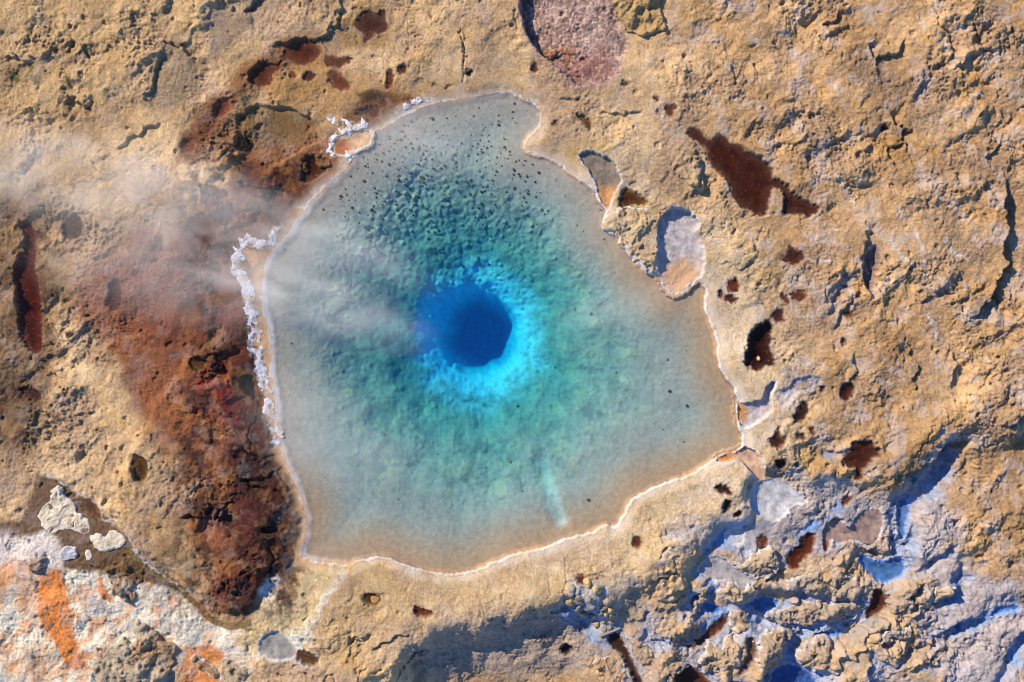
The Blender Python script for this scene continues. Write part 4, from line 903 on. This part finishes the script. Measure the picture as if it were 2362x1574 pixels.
# hollows: side pools and puddles
WATERS = []
def hollow(poly, colour, drop, depth, level=None, second=None, rim=5.0, wall=4.0, fine=2.6, rimcol=(238, 230, 224), rimst=.8):
    idx, q = masked_poly(poly, U, V, 40, 0, fine)
    hr = H.ravel()
    ring = idx[(q > 2) & (q < 14)]
    lev = level if level is not None else float(np.percentile(hr[ring], 22)) - drop
    t = sst(wall * .55, -wall * .45, q)
    bed = lev - depth * (0.12 + .88 * sst(0, -26, q)) * (1 + .35 * fbm(uf[idx], vf[idx], 26, 3, 453)) + 0.006 * fbm(uf[idx], vf[idx], 10, 2, 451)
    hr[idx] = (hr[idx] * (1 - t) + bed * t).astype(f32)
    # brink must stand proud of the water
    br_ = (q > wall * .5) & (q < 11)
    hr[idx] = np.where(br_, np.maximum(hr[idx], lev + .008 + .008 * fbm(uf[idx], vf[idx], 9, 2, 461)), hr[idx])
    if rimst:
        w = rim * (1 + .7 * fbm(uf[idx], vf[idx], 24, 2, 471))
        a = np.clip(rimst * sst(w, w * .3, q) * (q > -2) * (.75 + .9 * fbm(uf[idx], vf[idx], 40, 2, 473)), 0, 1)[:, None]
        COLR[idx] = COLR[idx] * (1 - a) + C(*rimcol) * a
    if level is None and colour[0] < 170 and colour[2] < 150:            # damp margin
        w = 7 * (1 + .8 * fbm(uf[idx], vf[idx], 20, 2, 477)); a = (.42 * sst(w, 0, q) * (q > -2))[:, None]
        COLR[idx] = COLR[idx] * (1 - a * np.array([.5, .62, .72], f32))
    a = sst(3.0, -3.5, q)[:, None]
    cc = C(*colour)[None, :] * (1 + .35 * fbm(uf[idx], vf[idx], 18, 3, 481)[:, None])
    if second is None: cc = cc * (.72 + .7 * sst(-7, 0, q + 3 * fbm(uf[idx], vf[idx], 16, 2, 483)))[:, None]
    fl = sst(.62, .8, perlin(uf[idx] / 5.0, vf[idx] / 5.0, 487))[:, None] * .5 * (level is None)
    cc = cc * (1 - fl) + C(200, 170, 140) * fl
    if second:
        c2, (cx, cy, cr) = second
        k = sst(cr, cr * .35, np.hypot(uf[idx] - cx, vf[idx] - cy) + 10 * fbm(uf[idx], vf[idx], 30, 2, 491))[:, None]
        cc = cc * (1 - k) + C(*c2) * k
    COLR[idx] = COLR[idx] * (1 - a) + np.clip(cc, .004, .85) * a
    WET[idx] = np.where(q < 3, .3, WET[idx])
    return lev
for (poly, c, c2, where, lev, dep_, label) in SIDE:
    WATERS.append((poly, hollow(poly, c, .03, dep_, lev, (c2, where), 5.5), dep_, label, 'pool'))
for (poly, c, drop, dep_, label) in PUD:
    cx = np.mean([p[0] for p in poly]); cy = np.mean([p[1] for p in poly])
    blue = c[2] > 150  # pools whose beds carry painted blue shade
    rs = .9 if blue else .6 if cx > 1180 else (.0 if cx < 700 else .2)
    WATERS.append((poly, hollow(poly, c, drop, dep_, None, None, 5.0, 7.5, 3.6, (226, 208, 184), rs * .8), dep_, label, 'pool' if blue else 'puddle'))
WET[(sdr > 0) & (sdr < 6)] = .5
matm = sst(1260, 1340, vf - .12 * uf) * sst(800, 650, uf); WET -= (.45 * matm).astype(f32)
redm = sst(720, 600, uf) * sst(350, 520, vf) * sst(1430, 1300, vf); WET -= (.25 * redm).astype(f32); WET = np.clip(WET, 0, 1)

CO = np.stack([X(U), Y(V), H], -1).reshape(-1, 3).astype(f32)
quads = grid_quads(len(gv), len(gu))
qi = (SD.ravel()[quads] < -4).all(1)
co_, q_, c_, w_ = compact(CO, quads[~qi], COLR, WET)
tag(mesh_np('ground', co_, q_, M_GROUND, c_, w_), 'tan and golden crusted sinter ground round the spring', kind='structure')
co_, q_, c_, w_ = compact(CO, quads[qi], COLR, WET)
tag(mesh_np('pool_bed', co_, q_, M_BED, c_, w_), 'pale knobbly bed and funnel of the spring under the water', kind='structure')

i0u, i0v = int(np.argmin(abs(gu - core_u[0]))), int(np.argmin(abs(gv - core_v[0])))
HC = H[i0v:i0v + len(core_v), i0u:i0u + len(core_u)]
def ground_z(u, v):
    x = np.clip((u - core_u[0]) / STEP, 0, HC.shape[1] - 1.001); y = np.clip((v - core_v[0]) / STEP, 0, HC.shape[0] - 1.001)
    xi = x.astype(int); yi = y.astype(int); fx = x - xi; fy = y - yi
    return (HC[yi, xi] * (1 - fx) + HC[yi, xi + 1] * fx) * (1 - fy) + (HC[yi + 1, xi] * (1 - fx) + HC[yi + 1, xi + 1] * fx) * fy

# ------------------------------------------------------------------ water bodies
def grow(poly, d):
    P = np.array(poly, float); n = len(P)
    area = 0.5 * np.sum(P[:, 0] * np.roll(P[:, 1], -1) - np.roll(P[:, 0], -1) * P[:, 1]); sg = 1 if area > 0 else -1
    out = []
    for i in range(n):
        e1 = P[i] - P[i - 1]; e2 = P[(i + 1) % n] - P[i]
        n1 = np.array([e1[1], -e1[0]]) / (np.linalg.norm(e1) + 1e-9); n2 = np.array([e2[1], -e2[0]]) / (np.linalg.norm(e2) + 1e-9)
        m = n1 + n2; m /= max(np.linalg.norm(m), .5)
        out.append(P[i] + sg * d * m)
    return out

def water_body(name, poly, z, bottom, mat, d):
    P = grow(poly, d); n = len(P)
    if sum(P[i][0] * P[(i + 1) % n][1] - P[(i + 1) % n][0] * P[i][1] for i in range(n)) > 0: P = P[::-1]      # anticlockwise seen from above
    vs_ = [(float(X(p[0])), float(Y(p[1])), z) for p in P] + [(float(X(p[0])), float(Y(p[1])), bottom) for p in P]
    fs = [tuple(range(n)), tuple(range(2 * n - 1, n - 1, -1))] + [(i, n + i, n + (i + 1) % n, (i + 1) % n) for i in range(n)]
    me = bpy.data.meshes.new(name); me.from_pydata(vs_, [], fs); me.update()
    me.materials.append(mat)
    o = bpy.data.objects.new(name, me); COL.objects.link(o); return o

tag(water_body('spring_water', POOL, 0.0, -7.0, M_SPRING, 4.0), 'large turquoise hot spring with a deep blue vent filling the middle of the site', 'hot spring', kind='structure')
for poly, lev, dp, label, cat in WATERS:
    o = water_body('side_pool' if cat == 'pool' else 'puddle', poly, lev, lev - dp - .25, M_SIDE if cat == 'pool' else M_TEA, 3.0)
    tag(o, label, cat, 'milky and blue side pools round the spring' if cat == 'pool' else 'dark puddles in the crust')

# ------------------------------------------------------------------ rocks, cobbles, board, crusts
def patch(name, poly, hgt, shoulder, colour, mat, step=2.0, crust=True, detail=1.0, seed=0, edge=4.0, mixc=.75, sink=.1):
    a, b, c, d = box_of(poly, edge + 4)
    pu, pv = np.meshgrid(np.arange(a, b, step, dtype=f32), np.arange(c, d, step, dtype=f32))
    wu = pu + (fbm(pu, pv, 34, 3, 501 + seed) * 11.0 + fbm(pu, pv, 9, 2, 541) * 2.5) * detail * min(1, shoulder / 10); wv = pv + (fbm(pu, pv, 34, 3, 505 + seed) * 11.0 + fbm(pu, pv, 9, 2, 545) * 2.5) * detail * min(1, shoulder / 10)
    q = poly_sdf(poly, wu, wv)
    g = ground_z(pu, pv)
    gl = float(np.median(g[q < 0])) if (q < 0).any() else float(g.mean())
    gg = .5 * g + .5 * gl
    e = np.clip(-q, 0, None)
    x_ = np.clip(e / shoulder, 0, 1); dome = .6 * np.sqrt(np.clip(1 - (1 - np.clip(x_ * 2.2, 0, 1)) ** 2, 0, 1)) + .4 * x_
    sd_ = pool_sdf(pu, pv)
    A_ = np.full(pu.shape, .9, f32)
    fh = fine_height(pu + seed * 53, pv - seed * 31, A_, A_ * 0, .2)
    fh = fh - fh.mean()
    tilt = (NF(pu + seed * 90, pv) * .3 + 1)
    h = gg + hgt * .6 * dome * tilt * (.55 if e.max() < shoulder * .6 else 1) + (1.25 * fh + .03 * fbm(pu, pv, 26, 3, 551 + seed)) * detail * sst(0, 6, e) * min(1, hgt / .15)
    h = np.where(q > 0, g - .004 - .05 * q, h)
    h = np.where(q > edge, g - sink - .1 * (q - edge), h)
    keep = q < edge + 2
    co = np.stack([X(pu), Y(pv), h], -1).reshape(-1, 3)
    col = ground_color(pu, pv, sd_, A_, A_ * 0, fh)
    mul = (1 + .22 * fbm(pu.ravel(), pv.ravel(), 20, 3, 511 + seed)[:, None])
    col = col * (1 - mixc) + np.clip(C(*colour) * mul, .004, .85) * mixc
    if crust:
        w = (4.5 + 3.5 * fbm(pu, pv, 18, 2, 521)).ravel()[:, None]; qq = q.ravel()[:, None]
        k = sst(-w, -w * .3, qq) * .8
        col = col * (1 - k) + C(236, 228, 222) * k
    quad = grid_quads(*pu.shape, keep)
    if len(quad) == 0: return None
    co, quad, col = compact(co, quad, col)
    return mesh_np(name, co, quad, mat, col)

for i, (nm, poly, hgt, sh, colr, label, cat) in enumerate(ROCKS):
    crusty = nm in ('rock_plate', 'rock_lump', 'rock_islet', 'rock_wedge') or label.startswith('loose')
    o = patch(nm, poly, hgt, sh, colr, M_ROCK, 2.0 if hgt > .1 else 1.6, crusty, 1.0 if nm not in ('stone',) else .4, seed=i % 9, mixc=.95 if nm == 'rock_plate' else .62)
    if o: tag(o, label, cat, 'rocks standing out of the crust')

cob_words = ['largest flat cobble at the upper right of the stone-filled channel','round cobble near the left side of the stone-filled channel','leftmost broad cobble of the stone-filled channel','cobble left of centre in the stone-filled channel','grey cobble in the centre of the stone-filled channel',
 'small golden cobble right of the central grey cobble','smooth cobble high on the right side of the stone-filled channel','cobble on the right edge, below the smooth high one','big grey cobble low in the stone-filled channel','oval cobble right of the central grey one',
 'bead-sized cobble between two larger ones at the right','right-hand cobble nearest the bluish bank','golden cobble lowest at the left end of the wooden board','small cobble resting against the middle of the wooden board','small cobble near the right end of the wooden board',
 'pale cobble just above the right end of the wooden board','bead-sized golden cobble above the wooden board','uppermost cobble of the stone-filled channel, by the small red puddle','uppermost left cobble of the stone-filled channel','cobble under the uppermost left one at the left bank',
 'cobble at the lower left bank of the stone-filled channel','small cobble between the two upper large ones','tiny cobble wedged beside the round left cobble']
for i, (cx, cy, r) in enumerate(COBBLES):
    cc = [(196,168,124),(150,140,130),(168,146,116),(140,132,126),(206,168,110)][(i * 7) % 5]
    o = patch('cobble', ell(cx, cy, r, r * .85, i * 37, 12, .08, i), .13 + .006 * r, r * .95, cc, M_STONE, 1.5, False, .35, seed=i % 7, edge=2, mixc=.95)
    tag(o, cob_words[i], 'cobble', 'cobbles filling the drain channel')

# wooden board closing the drain channel
def box_mesh(name, length, wid, hgt, mat):
    x, y, z = length / 2, wid / 2, hgt / 2; b = .006
    vs_, fs = [], []
    import bmesh
    bm = bmesh.new(); bmesh.ops.create_cube(bm, size=1)
    for v_ in bm.verts: v_.co = (v_.co.x * length, v_.co.y * wid, v_.co.z * hgt)
    bmesh.ops.bevel(bm, geom=bm.edges[:], offset=b, segments=2, affect='EDGES')
    me = bpy.data.meshes.new(name); bm.to_mesh(me); bm.free(); me.materials.append(mat)
    o = bpy.data.objects.new(name, me); COL.objects.link(o); return o
mw, nt, out = new_mat('weathered_wood'); N = nt.nodes; L = nt.links
b_ = N.new('ShaderNodeBsdfPrincipled'); L.new(b_.outputs[0], out.inputs[0]); tc = N.new('ShaderNodeTexCoord'); mp = N.new('ShaderNodeMapping'); mp.inputs['Scale'].default_value = (3, 40, 40)
nz = N.new('ShaderNodeTexNoise'); nz.inputs['Scale'].default_value = 2.0; nz.inputs['Detail'].default_value = 6
cr = N.new('ShaderNodeValToRGB'); cr.color_ramp.elements[0].color = (.10, .09, .08, 1); cr.color_ramp.elements[1].color = (.32, .31, .29, 1)
L.new(tc.outputs['Object'], mp.inputs[0]); L.new(mp.outputs[0], nz.inputs['Vector']); L.new(nz.outputs['Fac'], cr.inputs[0]); L.new(cr.outputs[0], b_.inputs['Base Color']); b_.inputs['Roughness'].default_value = .85
bu, bv = 1407.5, 1460.5
bd = box_mesh('wooden_board', .52, .055, .22, mw)
bd.location = (float(X(bu)), float(Y(bv)), float(ground_z(np.array([1398.]), np.array([1452.]))[0]) + .02)
bd.rotation_euler = (0, 0, math.atan2(19, 47))
tag(bd, 'grey weathered board set on edge across the head of the drain channel', 'board')

# white crust and foam along the western rim
def crust_band(name, line, w, label):
    a, b, c, d = box_of(line, w + 14)
    pu, pv = np.meshgrid(np.arange(a, b, 1.6, dtype=f32), np.arange(c, d, 1.6, dtype=f32))
    wu = pu + fbm(pu, pv, 20, 3, 601) * 9; wv = pv + fbm(pu, pv, 20, 3, 605) * 9
    q, t, _ = line_dist(line, wu, wv)
    m = .75 * (1 - q / w) + .50 - 1.9 * np.abs(fbm(pu, pv, 30, 4, 611, .5)) - .5 * sst(w * .6, w * 1.3, q)
    g = ground_z(pu, pv)
    g = np.maximum(g, 0.0)
    h = g - .005 + .022 * np.sqrt(np.clip(m, 0, 1)) * (1 + .5 * fbm(pu, pv, 5, 2, 621))
    keep = m > .0
    stn = sst(-.1, .5, fbm(pu, pv, 26, 3, 635)).ravel()[:, None]
    col = np.clip((C(238, 232, 230) * (1 - .55 * stn) + C(206, 176, 146) * .55 * stn) * (1 + .16 * fbm(pu, pv, 7, 2, 631).ravel()[:, None]), 0, .85)
    co = np.stack([X(pu), Y(pv), h], -1).reshape(-1, 3)
    quad = grid_quads(*pu.shape, keep)
    co, quad, col = compact(co, quad, col)
    return tag(mesh_np(name, co, quad, M_CRUST, col), label, kind='stuff')
for line, w, lab in zip(FOAM, (15, 9, 11, 7, 6), ('lacy white salt crust running down the left rim of the spring', 'broken white crust flecks above the orange shelf pool', 'thick white crust round the orange shelf pool', 'white crust strip along the upper left rim of the spring', 'short white crust below the orange shelf pool')):
    crust_band('salt_crust', line, w, lab)

# dark pebbles scattered over the bed of the spring
rng = random.Random(5)
cos, qs, cols = [], [], []
cube = np.array([(-1,-1,-.6),(1,-1,-.6),(1,1,-.6),(-1,1,-.6),(-.6,-.6,.7),(.6,-.6,.7),(.6,.6,.7),(-.6,.6,.7)])
cq = np.array([(0,1,5,4),(1,2,6,5),(2,3,7,6),(3,0,4,7),(4,5,6,7)])
n_ = 0; tries = 0
while n_ < 700 and tries < 9000:
    tries += 1
    pu_, pv_ = rng.uniform(620, 1640), rng.uniform(225, 1300)
    w_ = max(0.012, 1 - math.hypot((pu_ - 1010) / 330, (pv_ - 400) / 240))
    if rng.random() > w_: continue
    if pool_sdf(np.array([[pu_]], f32), np.array([[pv_]], f32))[0, 0] > -14: continue
    if math.hypot(pu_ - VENT[0], pv_ - VENT[1]) < 150: continue
    r_ = rng.choice([1.0, 1.2, 1.5, 1.8, 2.2, 2.8]) / S * rng.uniform(.8, 1.3)
    z_ = float(ground_z(np.array([pu_]), np.array([pv_]))[0])
    an = rng.uniform(0, 6.28); R = np.array([[math.cos(an), -math.sin(an), 0], [math.sin(an), math.cos(an), 0], [0, 0, 1]])
    p = (cube * np.array([r_ * rng.uniform(.8, 1.2), r_ * rng.uniform(.7, 1.1), r_ * rng.uniform(.6, .9)])) @ R.T + np.array([rng.uniform(-.002, .002) + float(X(pu_)), float(Y(pv_)), z_ + r_ * .35])
    cos.append(p); qs.append(cq + 8 * n_); k_ = rng.choice([(80,70,60),(104,90,76),(130,104,80),(96,88,82),(160,142,120)]); cols.append(np.tile(C(*k_), (8, 1))); n_ += 1
tag(mesh_np('pebbles', np.concatenate(cos), np.concatenate(qs), M_STONE, np.concatenate(cols)), 'dark pebbles scattered over the bed of the spring', kind='stuff')

# ------------------------------------------------------------------ steam drifting off the hot water
ms, nt, out = new_mat('steam'); N = nt.nodes; L = nt.links
tc = N.new('ShaderNodeTexCoord'); oi = N.new('ShaderNodeObjectInfo')
ln = N.new('ShaderNodeVectorMath'); ln.operation = 'LENGTH'; L.new(tc.outputs['Object'], ln.inputs[0])
fo = N.new('ShaderNodeMapRange'); fo.interpolation_type = 'SMOOTHSTEP'; fo.inputs[1].default_value = 1.0; fo.inputs[2].default_value = 0.0; fo.inputs[3].default_value = 0; fo.inputs[4].default_value = 1
L.new(ln.outputs['Value'], fo.inputs[0])
gp = N.new('ShaderNodeNewGeometry'); mp = N.new('ShaderNodeMapping'); mp.inputs['Rotation'].default_value = (0, 0, math.radians(24)); mp.inputs['Scale'].default_value = (.75, 1.3, 1.0)
L.new(gp.outputs['Position'], mp.inputs[0])
nz = N.new('ShaderNodeTexNoise'); nz.inputs['Scale'].default_value = 1.1; nz.inputs['Detail'].default_value = 4; nz.inputs['Distortion'].default_value = .6; L.new(mp.outputs[0], nz.inputs['Vector'])
nr = N.new('ShaderNodeMapRange'); nr.inputs[1].default_value = .28; nr.inputs[2].default_value = .78; L.new(nz.outputs['Fac'], nr.inputs[0])
m1 = N.new('ShaderNodeMath'); m1.operation = 'MULTIPLY'; L.new(fo.outputs[0], m1.inputs[0]); L.new(nr.outputs[0], m1.inputs[1])
sc_ = N.new('ShaderNodeSeparateColor'); L.new(oi.outputs['Color'], sc_.inputs[0])
m2 = N.new('ShaderNodeMath'); m2.operation = 'MULTIPLY'; L.new(m1.outputs[0], m2.inputs[0]); L.new(sc_.outputs[0], m2.inputs[1])
m3 = N.new('ShaderNodeMath'); m3.operation = 'MULTIPLY'; m3.inputs[1].default_value = 2.5; L.new(m2.outputs[0], m3.inputs[0])
vsn = N.new('ShaderNodeVolumeScatter'); vsn.inputs['Color'].default_value = (1, 1, 1, 1); vsn.inputs['Anisotropy'].default_value = -.25
L.new(m3.outputs[0], vsn.inputs['Density']); L.new(vsn.outputs[0], out.inputs['Volume'])
import bmesh
bm = bmesh.new(); bmesh.ops.create_icosphere(bm, subdivisions=2, radius=1.0)
me = bpy.data.meshes.new('steam_wisp'); bm.to_mesh(me); bm.free(); me.materials.append(ms)
WISPS = [(740,700,330,100,18,.62,'white wisp of steam over the left half of the spring'),
 (780,570,300,95,22,.40,'soft wisp of steam above the white one on the left of the spring'),
 (160,410,420,150,12,.60,'bank of pale steam over the tan ground at the far left'),
 (500,510,360,170,28,.55,'drifting steam over the red ground left of the spring'),
 (400,640,420,140,14,.36,'thin steam low over the red ground'),
 (960,340,260,100,8,.30,'faint steam near the orange shelf pool'),
 (780,1000,330,150,25,.22,'faint steam over the lower left part of the spring'),
 (1430,705,220,60,-16,.20,'faint streak of steam below the milky side pool')]
for (cu_, cv_, L_, W_, an, st, lab) in WISPS:
    o = bpy.data.objects.new('steam_wisp', me); COL.objects.link(o)
    o.location = (float(X(cu_)), float(Y(cv_)), .85); o.scale = (L_ / S, W_ / S, .5); o.rotation_euler = (0, 0, -math.radians(an)); o.color = (st, st, st, 1)
    tag(o, lab, kind='stuff')
scene.cycles.volume_step_rate = 2.0
scene.cycles.volume_max_steps = 64
